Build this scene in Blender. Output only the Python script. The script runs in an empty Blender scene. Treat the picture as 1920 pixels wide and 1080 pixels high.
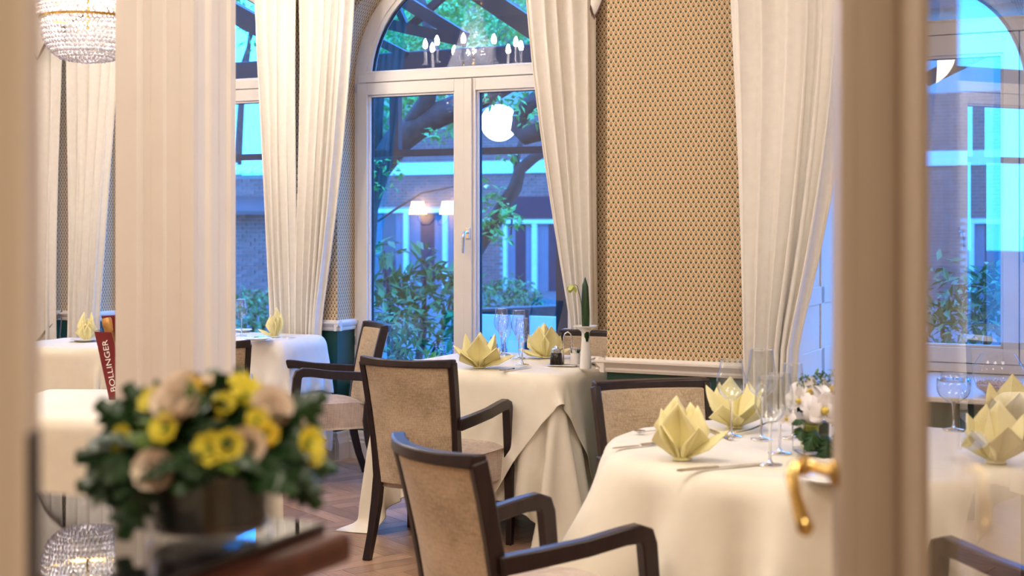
import bpy, math, random
import numpy as np
from mathutils import Vector, Matrix

SC = bpy.context.scene
COL = SC.collection
# ------------------------------------------------------------------ camera, world, light, exposure
F, CX, HY, H = 2600.0, 960.0, 420.0, 1.46          # focal length in px, optical axis, horizon row, eye height
cam_data = bpy.data.cameras.new('camera')
cam = bpy.data.objects.new('camera', cam_data)
COL.objects.link(cam)
cam.location = (0, 0, H)
cam.rotation_euler = (math.pi / 2, 0, 0)
cam_data.sensor_width = 36.0
cam_data.lens = F * 36.0 / 1920.0
cam_data.shift_y = -(540.0 - HY) / 1920.0
cam_data.clip_start = 0.05
cam_data.clip_end = 300
cam_data.dof.use_dof = True
cam_data.dof.focus_distance = 6.7
cam_data.dof.aperture_fstop = 3.4
SC.camera = cam
SC.cycles.transparent_max_bounces = 40
SC.cycles.sample_clamp_indirect = 60.0
SC.cycles.max_bounces = 14
SC.cycles.transmission_bounces = 12

world = bpy.data.worlds.new('dusk_sky')
SC.world = world
world.use_nodes = True
wn = world.node_tree
wn.nodes.clear()
w_out = wn.nodes.new('ShaderNodeOutputWorld')
w_bg = wn.nodes.new('ShaderNodeBackground')
w_tc = wn.nodes.new('ShaderNodeTexCoord')
w_sep = wn.nodes.new('ShaderNodeSeparateXYZ')
w_ramp = wn.nodes.new('ShaderNodeValToRGB')
wn.links.new(w_tc.outputs['Generated'], w_sep.inputs[0])
wn.links.new(w_sep.outputs['Z'], w_ramp.inputs[0])
w_ramp.color_ramp.elements[0].color = (0.028, 0.32, 1.0, 1)
w_ramp.color_ramp.elements[1].color = (0.055, 0.25, 1.0, 1)
wn.links.new(w_ramp.outputs[0], w_bg.inputs[0])
w_bg.inputs[1].default_value = 10.5
wn.links.new(w_bg.outputs[0], w_out.inputs[0])

SC.view_settings.view_transform = 'Standard'
SC.view_settings.look = 'None'
SC.view_settings.gamma = 1.0
SC.view_settings.use_curve_mapping = False
SC.view_settings.exposure = 0.0

# wall frame: x runs right along the window wall, y runs out through it, z up
TH = math.atan2(-0.43465, 0.90060)
TX, TY = math.cos(TH), math.sin(TH)
CU, CD = 3.913, 7.25                                # the camera in that frame is (CU, -CD)
OX, OY = -CU * TX + CD * -TY, -CU * TY + CD * TX

def w2l(X, Y):
    return (X * TX + Y * TY + CU, -X * TY + Y * TX - CD)
def l2w(u, d):
    return (OX + u * TX - d * TY, OY + u * TY + d * TX)
def px(x, y, z):                                    # floor-plan point seen at a pixel, for a known height
    s = (y - HY) / (H - z)
    return ((x - CX) / s, F / s)
def pxd(x, y, d):                                   # wall-frame point seen at a pixel on the plane at depth d
    a = (x - CX) / F
    q = (d + CD) / (TX - a * TY)
    return (q * (a * TX + TY) + CU, d, H - (y - HY) / F * q)

def area_light(name, loc, size, power, color, rot=(0, 0, 0), size_y=None):
    l = bpy.data.lights.new(name, 'AREA')
    l.energy = power
    l.color = color
    l.size = size
    if size_y:
        l.shape = 'RECTANGLE'
        l.size_y = size_y
    o = bpy.data.objects.new(name, l)
    o.location = loc
    o.rotation_euler = rot
    COL.objects.link(o)
    return o
WARM = (1.0, 0.90, 0.81)
LOBBY = (1.0, 0.86, 0.70)
for i, (u, d, p) in enumerate([(-2.6, -3.0, 16), (0.2, -3.3, 30), (2.6, -4.2, 27), (-5.0, -3.2, 26), (4.9, -3.8, 32)]):
    x, y = l2w(u, d)
    area_light('ceiling_light', (x, y, 3.74), 0.9, p, WARM)
for u, d, p in ((2.0, -5.3, 42), (-0.9, -5.2, 40), (-7.1, -4.4, 60), (4.6, -4.6, 30)):      # fill lights without fixtures, added to brighten walls and curtains from the front
    l = bpy.data.lights.new('room_fill_light', 'POINT')
    l.energy, l.color, l.shadow_soft_size = p, WARM, 0.28
    o = bpy.data.objects.new('room_fill_light', l)
    o.location = (*l2w(u, d), 2.85)
    COL.objects.link(o)
area_light('foyer_ceiling_light', (0.55, -1.1, 3.5), 1.0, 92, LOBBY)

# ------------------------------------------------------------------ materials
def new_mat(name):
    m = bpy.data.materials.new(name)
    m.use_nodes = True
    nt = m.node_tree
    b = nt.nodes['Principled BSDF']
    return m, nt, b
def N(nt, typ, **kw):
    n = nt.nodes.new(typ)
    for k, v in kw.items():
        setattr(n, k, v)
    return n
def math_n(nt, op, a, b=None, c=None):
    n = nt.nodes.new('ShaderNodeMath')
    n.operation = op
    for i, v in enumerate((a, b, c)):
        if v is None:
            continue
        if hasattr(v, 'node'):
            nt.links.new(v, n.inputs[i])
        else:
            n.inputs[i].default_value = v
    return n.outputs[0]
def mix_n(nt, fac, a, b):
    n = nt.nodes.new('ShaderNodeMix')
    n.data_type = 'RGBA'
    for i, v in ((0, fac), (6, a), (7, b)):
        if hasattr(v, 'node'):
            nt.links.new(v, n.inputs[i])
        elif i == 0:
            n.inputs[0].default_value = v
        else:
            n.inputs[i].default_value = (*v, 1)
    return n.outputs[2]
def simple(name, col, rough=0.5, metal=0.0, var=0.06, scale=8.0, stretch=(1, 1, 1), bump=0.0, bscale=60.0, bstretch=(1, 1, 1), spec=0.5, coat=0.0, sheen=0.0, obj_var=0.0):
    m, nt, b = new_mat(name)
    tc = N(nt, 'ShaderNodeTexCoord')
    mp = N(nt, 'ShaderNodeMapping')
    mp.inputs['Scale'].default_value = stretch
    nt.links.new(tc.outputs['Object'], mp.inputs[0])
    no = N(nt, 'ShaderNodeTexNoise')
    no.inputs['Scale'].default_value = scale
    no.inputs['Detail'].default_value = 5
    nt.links.new(mp.outputs[0], no.inputs['Vector'])
    lo = tuple(max(0, c * (1 - var)) for c in col)
    hi = tuple(min(1, c * (1 + var)) for c in col)
    r = N(nt, 'ShaderNodeValToRGB')
    r.color_ramp.elements[0].position = 0.3
    r.color_ramp.elements[1].position = 0.7
    r.color_ramp.elements[0].color = (*lo, 1)
    r.color_ramp.elements[1].color = (*hi, 1)
    nt.links.new(no.outputs[0], r.inputs[0])
    out = r.outputs[0]
    if obj_var:
        oi = N(nt, 'ShaderNodeObjectInfo')
        hs = N(nt, 'ShaderNodeHueSaturation')
        v = math_n(nt, 'MULTIPLY_ADD', oi.outputs['Random'], 2 * obj_var, 1 - obj_var)
        nt.links.new(v, hs.inputs['Value'])
        nt.links.new(out, hs.inputs['Color'])
        out = hs.outputs[0]
    nt.links.new(out, b.inputs['Base Color'])
    b.inputs['Roughness'].default_value = rough
    b.inputs['Metallic'].default_value = metal
    b.inputs['Specular IOR Level'].default_value = spec
    b.inputs['Coat Weight'].default_value = coat
    b.inputs['Sheen Weight'].default_value = sheen
    if bump:
        mp2 = N(nt, 'ShaderNodeMapping')
        mp2.inputs['Scale'].default_value = bstretch
        nt.links.new(tc.outputs['Object'], mp2.inputs[0])
        n2 = N(nt, 'ShaderNodeTexNoise')
        n2.inputs['Scale'].default_value = bscale
        n2.inputs['Detail'].default_value = 3
        nt.links.new(mp2.outputs[0], n2.inputs['Vector'])
        bp = N(nt, 'ShaderNodeBump')
        bp.inputs['Strength'].default_value = bump
        bp.inputs['Distance'].default_value = 0.004
        nt.links.new(n2.outputs[0], bp.inputs['Height'])
        nt.links.new(bp.outputs[0], b.inputs['Normal'])
    return m
def emission(name, col, strength):
    m, nt, b = new_mat(name)
    b.inputs['Base Color'].default_value = (*col, 1)
    b.inputs['Emission Color'].default_value = (*col, 1)
    b.inputs['Emission Strength'].default_value = strength
    return m
def pane_mat(name, r0, tint=(1, 1, 1), rough=0.0):
    """clear glazing: see-through with Schlick reflection, the same from both sides"""
    m, nt, b = new_mat(name)
    nt.nodes.remove(b)
    geo = N(nt, 'ShaderNodeNewGeometry')
    dot = N(nt, 'ShaderNodeVectorMath', operation='DOT_PRODUCT')
    nt.links.new(geo.outputs['Incoming'], dot.inputs[0])
    nt.links.new(geo.outputs['Normal'], dot.inputs[1])
    c = math_n(nt, 'ABSOLUTE', dot.outputs['Value'])
    k = math_n(nt, 'POWER', math_n(nt, 'SUBTRACT', 1.0, c), 5.0)
    fac = math_n(nt, 'MULTIPLY_ADD', k, 1 - r0, r0)
    tr = N(nt, 'ShaderNodeBsdfTransparent')
    tr.inputs[0].default_value = (*tint, 1)
    gl = N(nt, 'ShaderNodeBsdfGlossy')
    gl.inputs['Roughness'].default_value = rough
    mx = N(nt, 'ShaderNodeMixShader')
    nt.links.new(fac, mx.inputs[0])
    nt.links.new(tr.outputs[0], mx.inputs[1])
    nt.links.new(gl.outputs[0], mx.inputs[2])
    nt.links.new(mx.outputs[0], nt.nodes['Material Output'].inputs[0])
    return m
def wallpaper_mat(name):
    m, nt, b = new_mat(name)
    uv = N(nt, 'ShaderNodeUVMap')
    sp = N(nt, 'ShaderNodeSeparateXYZ')
    nt.links.new(uv.outputs[0], sp.inputs[0])
    a = math_n(nt, 'DIVIDE', sp.outputs[0], 0.0233)
    c = math_n(nt, 'DIVIDE', sp.outputs[1], 0.0405)
    p = math_n(nt, 'SUBTRACT', math_n(nt, 'FRACT', math_n(nt, 'ADD', math_n(nt, 'ADD', a, c), 1000.0)), 0.5)
    q = math_n(nt, 'SUBTRACT', math_n(nt, 'FRACT', math_n(nt, 'ADD', math_n(nt, 'SUBTRACT', a, c), 1000.0)), 0.5)
    xx = math_n(nt, 'MULTIPLY', math_n(nt, 'ADD', p, q), 0.5)
    yy = math_n(nt, 'MULTIPLY', math_n(nt, 'SUBTRACT', p, q), 0.5)
    mm = math_n(nt, 'MAXIMUM', math_n(nt, 'ABSOLUTE', p), math_n(nt, 'ABSOLUTE', q))
    border = math_n(nt, 'GREATER_THAN', mm, 0.42)
    band = math_n(nt, 'MULTIPLY', math_n(nt, 'GREATER_THAN', mm, 0.27), math_n(nt, 'GREATER_THAN', yy, 0.04))
    def blob(x0, y0, rx, ry):
        ex = math_n(nt, 'POWER', math_n(nt, 'DIVIDE', math_n(nt, 'SUBTRACT', xx, x0), rx), 2.0)
        ey = math_n(nt, 'POWER', math_n(nt, 'DIVIDE', math_n(nt, 'SUBTRACT', yy, y0), ry), 2.0)
        return math_n(nt, 'LESS_THAN', math_n(nt, 'ADD', ex, ey), 1.0)
    dot = math_n(nt, 'MAXIMUM', math_n(nt, 'MAXIMUM', blob(-0.1, -0.12, 0.1, 0.075), blob(0.1, -0.12, 0.1, 0.075)), blob(0.0, -0.02, 0.085, 0.1))
    no = N(nt, 'ShaderNodeTexNoise')
    no.inputs['Scale'].default_value = 3.0
    nt.links.new(uv.outputs[0], no.inputs['Vector'])
    base = mix_n(nt, no.outputs[0], (0.56, 0.39, 0.21), (0.61, 0.44, 0.25))
    c1 = mix_n(nt, band, base, (0.42, 0.19, 0.06))
    c2 = mix_n(nt, border, c1, (0.78, 0.66, 0.44))
    c3 = mix_n(nt, dot, c2, (0.02, 0.05, 0.03))
    nt.links.new(c3, b.inputs['Base Color'])
    b.inputs['Roughness'].default_value = 0.75
    return m
def weave_mat(name, dark, light):
    m, nt, b = new_mat(name)
    tc = N(nt, 'ShaderNodeTexCoord')
    outs = []
    for st in ((320, 320, 14), (26, 26, 420)):
        mp = N(nt, 'ShaderNodeMapping')
        mp.inputs['Scale'].default_value = st
        nt.links.new(tc.outputs['Object'], mp.inputs[0])
        no = N(nt, 'ShaderNodeTexNoise')
        no.inputs['Scale'].default_value = 1.0
        no.inputs['Detail'].default_value = 3
        nt.links.new(mp.outputs[0], no.inputs['Vector'])
        outs.append(no.outputs[0])
    big = N(nt, 'ShaderNodeTexNoise')
    big.inputs['Scale'].default_value = 7.0
    nt.links.new(tc.outputs['Object'], big.inputs['Vector'])
    v = math_n(nt, 'MULTIPLY_ADD', outs[1], 0.45, math_n(nt, 'MULTIPLY_ADD', outs[0], 0.55, math_n(nt, 'MULTIPLY', math_n(nt, 'SUBTRACT', big.outputs[0], 0.5), 0.5)))
    r = N(nt, 'ShaderNodeValToRGB')
    r.color_ramp.elements[0].position = 0.33
    r.color_ramp.elements[1].position = 0.66
    r.color_ramp.elements[0].color = (*dark, 1)
    r.color_ramp.elements[1].color = (*light, 1)
    nt.links.new(v, r.inputs[0])
    nt.links.new(r.outputs[0], b.inputs['Base Color'])
    b.inputs['Roughness'].default_value = 0.85
    b.inputs['Sheen Weight'].default_value = 0.25
    bp = N(nt, 'ShaderNodeBump')
    bp.inputs['Strength'].default_value = 0.25
    bp.inputs['Distance'].default_value = 0.002
    nt.links.new(v, bp.inputs['Height'])
    nt.links.new(bp.outputs[0], b.inputs['Normal'])
    return m
def glass_mat(name, ior=1.45, col=(1, 1, 1), rough=0.0):
    m, nt, b = new_mat(name)
    b.inputs['Base Color'].default_value = (*col, 1)
    b.inputs['Transmission Weight'].default_value = 1.0
    b.inputs['Roughness'].default_value = rough
    b.inputs['IOR'].default_value = ior
    return m

M = {}
M['paper'] = wallpaper_mat('diamond_wallpaper')
M['green'] = simple('green_dado_paint', (0.010, 0.055, 0.034), 0.45)
M['white'] = simple('cream_white_paint', (0.80, 0.74, 0.67), 0.38, var=0.02)
M['doorpaint'] = simple('beige_door_paint', (0.62, 0.52, 0.40), 0.4, var=0.03, stretch=(4, 4, 0.3))
M['ceiling'] = simple('ceiling_paint', (0.82, 0.78, 0.72), 0.8, var=0.02)
M['plain'] = simple('cream_wall_paint', (0.66, 0.56, 0.44), 0.8, var=0.03)
M['gasket'] = simple('dark_gasket', (0.01, 0.012, 0.02), 0.5)
M['pane'] = pane_mat('window_glass', 0.16)
M['doorglass'] = pane_mat('door_glass', 0.27)
M['curtain'] = simple('ivory_curtain', (0.86, 0.815, 0.74), 0.75, var=0.03, scale=30, bump=0.15, bscale=500, sheen=0.15)
M['fringe'] = simple('brown_fringe', (0.16, 0.10, 0.08), 0.8, var=0.3, scale=200)
M['cloth'] = simple('cream_tablecloth', (0.86, 0.80, 0.66), 0.7, var=0.02, scale=20, bump=0.12, bscale=700, sheen=0.1)
M['cloth2'] = simple('white_tablecloth', (0.86, 0.82, 0.74), 0.7, var=0.02, scale=20, bump=0.12, bscale=700, sheen=0.1)
M['napkin'] = simple('pale_yellow_linen', (0.88, 0.80, 0.42), 0.7, var=0.03, scale=20, bump=0.1, bscale=600)
M['wood'] = simple('dark_wenge_wood', (0.020, 0.0095, 0.0095), 0.34, var=0.35, scale=3, stretch=(14, 14, 1), spec=0.5)
M['fabric'] = weave_mat('tan_linen_upholstery', (0.33, 0.24, 0.145), (0.64, 0.50, 0.34))
M['fabric2'] = weave_mat('pale_linen_upholstery', (0.38, 0.28, 0.22), (0.66, 0.54, 0.45))
M['plank'] = simple('oak_parquet', (0.43, 0.265, 0.165), 0.34, var=0.2, scale=2.5, stretch=(3, 26, 3), obj_var=0.28, coat=0.12)
M['floor'] = simple('oak_floor', (0.36, 0.22, 0.135), 0.36, var=0.25, scale=3, stretch=(12, 2, 1))
M['mahogany'] = simple('mahogany_wood', (0.075, 0.020, 0.010), 0.3, var=0.3, scale=3, stretch=(1, 12, 12), coat=0.3)
M['brass'] = simple('polished_brass', (0.80, 0.56, 0.20), 0.16, metal=1.0, var=0.04)
M['steel'] = simple('polished_steel', (0.72, 0.70, 0.68), 0.18, metal=1.0, var=0.03)
M['gold'] = simple('gold_metal', (0.72, 0.50, 0.16), 0.25, metal=1.0, var=0.05)
M['lockplate'] = simple('dark_lock_plate', (0.055, 0.04, 0.032), 0.35, metal=0.6)
M['china'] = simple('white_china', (0.86, 0.85, 0.82), 0.15, var=0.01)
M['bowlglass'] = pane_mat('thin_glass', 0.075, (0.97, 0.98, 0.98))
M['glass'] = glass_mat('solid_glass')
M['crystal'] = glass_mat('crystal_bead', 1.55, (0.99, 0.98, 1.0), 0.14)
_b = M['crystal'].node_tree.nodes['Principled BSDF']
_b.inputs['Transmission Weight'].default_value = 0.3
_b.inputs['Base Color'].default_value = (0.93, 0.91, 0.96, 1)
M['black'] = simple('black_lacquer', (0.006, 0.006, 0.008), 0.1)
M['candle'] = simple('candle_sleeve', (0.85, 0.82, 0.78), 0.5)
M['bulb'] = emission('lit_candle_bulb', (1.0, 0.92, 0.83), 480.0)
M['innerbulb'] = emission('lit_inner_bulb', (1.0, 0.95, 0.91), 300.0)
M['shade'] = emission('lit_sconce_shade', (1.0, 0.72, 0.36), 17.0)
M['globe'] = emission('lit_globe', (0.95, 0.97, 1.0), 9.0)
M['iron'] = simple('dark_iron', (0.018, 0.014, 0.016), 0.5)
M['brick'] = simple('red_brick', (0.36, 0.13, 0.11), 0.85, var=0.25, scale=5, obj_var=0.2)
M['mortar'] = simple('mortar', (0.42, 0.38, 0.34), 0.9)
M['outwhite'] = simple('white_window_paint', (0.78, 0.80, 0.80), 0.5)
M['roof'] = simple('dark_roof_tile', (0.09, 0.06, 0.055), 0.7)
M['leafA'] = simple('green_leaf', (0.06, 0.22, 0.05), 0.4, var=0.3, scale=9)
M['leafB'] = simple('fresh_green_leaf', (0.10, 0.42, 0.07), 0.4, var=0.3, scale=9)
M['leafD'] = simple('dark_ivy_leaf', (0.016, 0.055, 0.014), 0.38, var=0.35, scale=20, obj_var=0.3)
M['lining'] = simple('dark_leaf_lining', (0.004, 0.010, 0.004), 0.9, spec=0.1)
M['leafL'] = simple('light_green_leaf', (0.12, 0.22, 0.035), 0.45, var=0.3, scale=20, obj_var=0.2)
M['bark'] = simple('bark', (0.055, 0.040, 0.035), 0.9, var=0.4, scale=12, bump=0.6, bscale=25)
M['lavender'] = simple('lavender_flower', (0.30, 0.25, 0.42), 0.7, var=0.3)
M['ground'] = simple('stone_paving', (0.10, 0.10, 0.095), 0.85, var=0.3)
M['rose'] = simple('peach_rose_petal', (0.98, 0.80, 0.66), 0.6, var=0.12, scale=15)
M['yellow'] = simple('yellow_petal', (0.92, 0.80, 0.10), 0.5, var=0.12, scale=20)
M['bud'] = simple('yellow_bud', (0.72, 0.48, 0.02), 0.5)
M['orchid'] = simple('white_orchid_petal', (0.90, 0.86, 0.88), 0.5, var=0.03)
M['lip'] = simple('orchid_lip', (0.70, 0.52, 0.10), 0.5, var=0.3, scale=60)
M['moss'] = simple('yellow_green_moss', (0.36, 0.38, 0.05), 0.8, var=0.3, scale=60)
M['vinegar'] = simple('dark_vinegar', (0.010, 0.006, 0.006), 0.1)
M['salt'] = simple('pale_salt', (0.80, 0.76, 0.72), 0.6)
M['red'] = simple('burgundy_card', (0.17, 0.012, 0.014), 0.35)
M['letter'] = simple('white_print', (0.85, 0.83, 0.80), 0.5)
M['cork'] = simple('golden_foil', (0.62, 0.33, 0.10), 0.35, metal=0.5, var=0.2, scale=30)
M['bottle'] = simple('dark_green_bottle', (0.012, 0.02, 0.010), 0.1)
M['acrylic'] = pane_mat('clear_acrylic', 0.09, (0.94, 0.95, 0.98))
M['sand'] = simple('pale_gravel', (0.62, 0.50, 0.47), 0.8, var=0.4, scale=150)
M['band'] = simple('grey_brown_band', (0.13, 0.11, 0.10), 0.7, var=0.2, scale=40)
M['leafbud'] = simple('pale_green_bud', (0.55, 0.62, 0.16), 0.5)
M['blackglass'] = simple('mirror_black_glass', (0.010, 0.009, 0.012), 0.02, spec=1.0)
M['towhite'] = simple('ivory_piping', (0.82, 0.74, 0.60), 0.7)

# ------------------------------------------------------------------ mesh helpers
class MB:
    def __init__(s):
        s.v, s.f, s.uv = [], [], None
    def add(s, vs, fs):
        o = len(s.v)
        s.v += [tuple(p) for p in vs]
        s.f += [tuple(i + o for i in f) for f in fs]
        return s
    def box(s, x0, x1, y0, y1, z0, z1, mat=None):
        vs = [(x, y, z) for x in (x0, x1) for y in (y0, y1) for z in (z0, z1)]
        if mat is not None:
            vs = [tuple(mat @ Vector(p)) for p in vs]
        return s.add(vs, [(0, 1, 3, 2), (4, 6, 7, 5), (0, 4, 5, 1), (2, 3, 7, 6), (0, 2, 6, 4), (1, 5, 7, 3)])
    def bar(s, p, q, w, h, up=(0, 0, 1)):
        p, q = Vector(p), Vector(q)
        d = (q - p).normalized()
        up = Vector(up)
        if abs(d.dot(up)) > 0.98:
            up = Vector((1, 0, 0))
        a = d.cross(up).normalized() * w / 2
        b = a.cross(d).normalized() * h / 2
        vs = [p - a - b, p + a - b, p + a + b, p - a + b, q - a - b, q + a - b, q + a + b, q - a + b]
        return s.add(vs, [(3, 2, 1, 0), (4, 5, 6, 7), (0, 1, 5, 4), (1, 2, 6, 5), (2, 3, 7, 6), (3, 0, 4, 7)])
    def loft(s, rings, cap=True, closed=True):
        n = len(rings[0])
        vs = [p for r in rings for p in r]
        fs = []
        for i in range(len(rings) - 1):
            for j in range(n if closed else n - 1):
                k = (j + 1) % n
                fs.append((i * n + j, i * n + k, (i + 1) * n + k, (i + 1) * n + j))
        if cap and closed:
            fs.append(tuple(range(n - 1, -1, -1)))
            fs.append(tuple((len(rings) - 1) * n + j for j in range(n)))
        return s.add(vs, fs)
    def tube(s, pts, rad, n=8, cap=True):
        pts = [Vector(p) for p in pts]
        if not hasattr(rad, '__len__'):
            rad = [rad] * len(pts)
        rings, ref = [], None
        for i, p in enumerate(pts):
            d = (pts[min(i + 1, len(pts) - 1)] - pts[max(i - 1, 0)]).normalized()
            if ref is None:
                ref = Vector((0, 0, 1)) if abs(d.z) < 0.9 else Vector((1, 0, 0))
            a = d.cross(ref).normalized()
            b = a.cross(d).normalized()
            ref = b
            rings.append([p + a * math.cos(2 * math.pi * k / n) * rad[i] + b * math.sin(2 * math.pi * k / n) * rad[i] for k in range(n)])
        return s.loft(rings, cap)
    def ribbon(s, pts, wid, thick):
        """rectangular section swept in a plane: pts (x,y,z), wid = half-width vectors"""
        rings = []
        for i, p in enumerate(pts):
            p = Vector(p)
            w = Vector(wid[i])
            d = Vector(pts[min(i + 1, len(pts) - 1)]) - Vector(pts[max(i - 1, 0)])
            t = d.cross(w).normalized() * (thick[i] if hasattr(thick, '__len__') else thick) / 2
            rings.append([p - w - t, p + w - t, p + w + t, p - w + t])
        return s.loft(rings)
    def lathe(s, prof, n=24, c=(0, 0, 0), close=False):
        rings = []
        for r, z in prof:
            rings.append([(c[0] + r * math.cos(2 * math.pi * k / n), c[1] + r * math.sin(2 * math.pi * k / n), c[2] + z) for k in range(n)])
        s.loft(rings, cap=close)
        return s
    def grid(s, P, nu, nv):
        """P[i][j] with nu x nv points"""
        vs = [P[i][j] for i in range(nu) for j in range(nv)]
        return s.add(vs, [(i * nv + j, (i + 1) * nv + j, (i + 1) * nv + j + 1, i * nv + j + 1) for i in range(nu - 1) for j in range(nv - 1)])
    def ball(s, c, r, nu=6, nv=8, sz=1.0):
        rings = []
        for i in range(nu + 1):
            a = math.pi * i / nu
            rr = max(1e-4, math.sin(a)) * r
            rings.append([(c[0] + rr * math.cos(2 * math.pi * k / nv), c[1] + rr * math.sin(2 * math.pi * k / nv), c[2] - math.cos(a) * r * sz) for k in range(nv)])
        return s.loft(rings, cap=False)
    def octa(s, c, r):
        x, y, z = c
        return s.add([(x + r, y, z), (x - r, y, z), (x, y + r, z), (x, y - r, z), (x, y, z + r), (x, y, z - r)],
                     [(0, 2, 4), (2, 1, 4), (1, 3, 4), (3, 0, 4), (2, 0, 5), (1, 2, 5), (3, 1, 5), (0, 3, 5)])
def link(o, parent=None, loc=None, rz=None):
    COL.objects.link(o)
    if parent is not None:
        o.parent = parent
    if loc is not None:
        o.location = loc
    if rz is not None:
        o.rotation_euler = (0, 0, rz)
    return o
def mesh(name, mb, mat, parent=None, loc=None, rz=None, smooth=False, bevel=0.0, solid=0.0, sub=0, uvwall=False, auto=None):
    me = bpy.data.meshes.new(name)
    me.from_pydata(mb.v, [], mb.f)
    if isinstance(mat, str):
        mat = M[mat]
    me.materials.append(mat)
    if smooth:
        for p in me.polygons:
            p.use_smooth = True
    me.update()
    if auto is not None:
        me.set_sharp_from_angle(angle=math.radians(auto))
    if uvwall:
        uv = me.uv_layers.new(name='uv')
        for p in me.polygons:
            nx, ny = abs(p.normal.x), abs(p.normal.y)
            for li in p.loop_indices:
                co = me.vertices[me.loops[li].vertex_index].co
                uv.data[li].uv = (co.y, co.z) if nx > ny else (co.x, co.z)
    o = bpy.data.objects.new(name, me)
    link(o, parent, loc, rz)
    if solid:
        md = o.modifiers.new('solid', 'SOLIDIFY')
        md.thickness = solid
        md.offset = 0
    if bevel:
        md = o.modifiers.new('bevel', 'BEVEL')
        md.width = bevel
        md.segments = 2
        md.limit_method = 'ANGLE'
        md.angle_limit = math.radians(40)
    if sub:
        md = o.modifiers.new('sub', 'SUBSURF')
        md.levels = sub
        md.render_levels = sub
    return o
def empty(name, loc=(0, 0, 0), rz=0.0):
    o = bpy.data.objects.new(name, None)
    o.empty_display_size = 0.05
    return link(o, None, loc, rz)
def tag(o, label, cat, group=None, kind=None):
    o['label'] = label
    o['category'] = cat
    if group:
        o['group'] = group
    if kind:
        o['kind'] = kind
    return o
def struct(o, label=None):
    o['kind'] = 'structure'
    if label:
        o['label'] = label
    return o
def wl(u, d, z=0.0):
    x, y = l2w(u, d)
    return (x, y, z)
WALL0 = (OX, OY, 0.0)
def copy_tree(o, parent=None):
    c = o.copy()
    COL.objects.link(c)
    if parent is not None:
        c.parent = parent
    for ch in list(o.children):
        copy_tree(ch, c)
    return c
# ------------------------------------------------------------------ room shell
RNG = random.Random(7)
PITCH, HALF = 1.935, 0.785
SPRING = 2.343
def pier_wall(mb_p, mb_g, u0, u1, d0, d1, top=3.8):
    mb_g.box(u0, u1, d0, d1, 0.0, 0.84)
    mb_p.box(u0, u1, d0, d1, 0.84, top)
def spandrel(mb, uc, half, spring, d0, d1, top=3.8, n=20):
    pts = [(uc - half * math.cos(math.pi * i / n), spring + half * math.sin(math.pi * i / n)) for i in range(n + 1)]
    for i in range(n):
        (a, za), (b, zb) = pts[i], pts[i + 1]
        vs = [(a, d0, za), (b, d0, zb), (b, d0, top), (a, d0, top), (a, d1, za), (b, d1, zb), (b, d1, top), (a, d1, top)]
        mb.add(vs, [(0, 1, 2, 3), (5, 4, 7, 6), (4, 5, 1, 0)])
def rail_prof(u0, u1, d, s=-1):
    """dado rail standing off the wall front at depth d (towards the room, negative d)"""
    prof = [(0, 0.800), (0.016, 0.800), (0.022, 0.812), (0.016, 0.820), (0.030, 0.832), (0.044, 0.846), (0.044, 0.854), (0.026, 0.858), (0.022, 0.866), (0, 0.866)]
    return [[(u, d + s * p, z) for p, z in prof] for u in (u0, u1)]
def base_prof(u0, u1, d):
    prof = [(0, 0), (0.026, 0), (0.026, 0.105), (0.020, 0.112), (0.022, 0.128), (0.014, 0.140), (0.014, 0.165), (0, 0.175)]
    return [[(u, d - p, z) for p, z in prof] for u in (u0, u1)]
wp, wg, wr, wb = MB(), MB(), MB(), MB()
centres = [-2 * PITCH, -PITCH, 0.0]
edges = [(-8.0, centres[0] - HALF)] + [(centres[i] + HALF, centres[i + 1] - HALF) for i in range(2)] + [(HALF, 1.75)]
for u0, u1 in edges:
    pier_wall(wp, wg, u0, u1, 0.0, 0.36)
    e0 = 0.0 if u0 == -8.0 else 0.035
    e1 = 0.0 if u1 == 1.75 else 0.035
    wr.loft(rail_prof(u0 - e0, u1 + e1, 0.0))
    wb.loft(base_prof(u0, u1, 0.0))
    for uu, sg in ((u1, 1),):                       # rail and baseboard returned into the niche
        if uu != 1.75:
            prof = [(0, 0.800), (0.016, 0.800), (0.022, 0.812), (0.016, 0.820), (0.030, 0.832), (0.035, 0.846), (0.035, 0.854), (0.026, 0.858), (0.022, 0.866), (0, 0.866)]
            wr.loft([[(uu + sg * p, dd, z) for p, z in prof] for dd in (-0.040, 0.192)])
            wb.loft([[(uu + sg * p, dd, z) for p, z in [(0, 0), (0.026, 0), (0.026, 0.105), (0.014, 0.14), (0.014, 0.165), (0, 0.175)]] for dd in (-0.02, 0.12)])
for c in centres:
    spandrel(wp, c, HALF, SPRING, 0.0, 0.36)
    wg.box(c - HALF, c + HALF, 0.12, 0.36, 0, 0.46)
    wb.loft(base_prof(c - HALF, c + HALF, 0.12))
wall_w = mesh('wall_window', wp, 'paper', None, WALL0, TH, uvwall=True)
struct(wall_w, 'window wall papered with small diamond pattern above a dado rail')
mesh('dado', wg, 'green', wall_w)
mesh('dado_rail', wr, 'white', wall_w)
bbw = mesh('baseboard_window', wb, 'white', None, WALL0, TH)
struct(bbw, 'cream moulded baseboard along the window wall')

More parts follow.
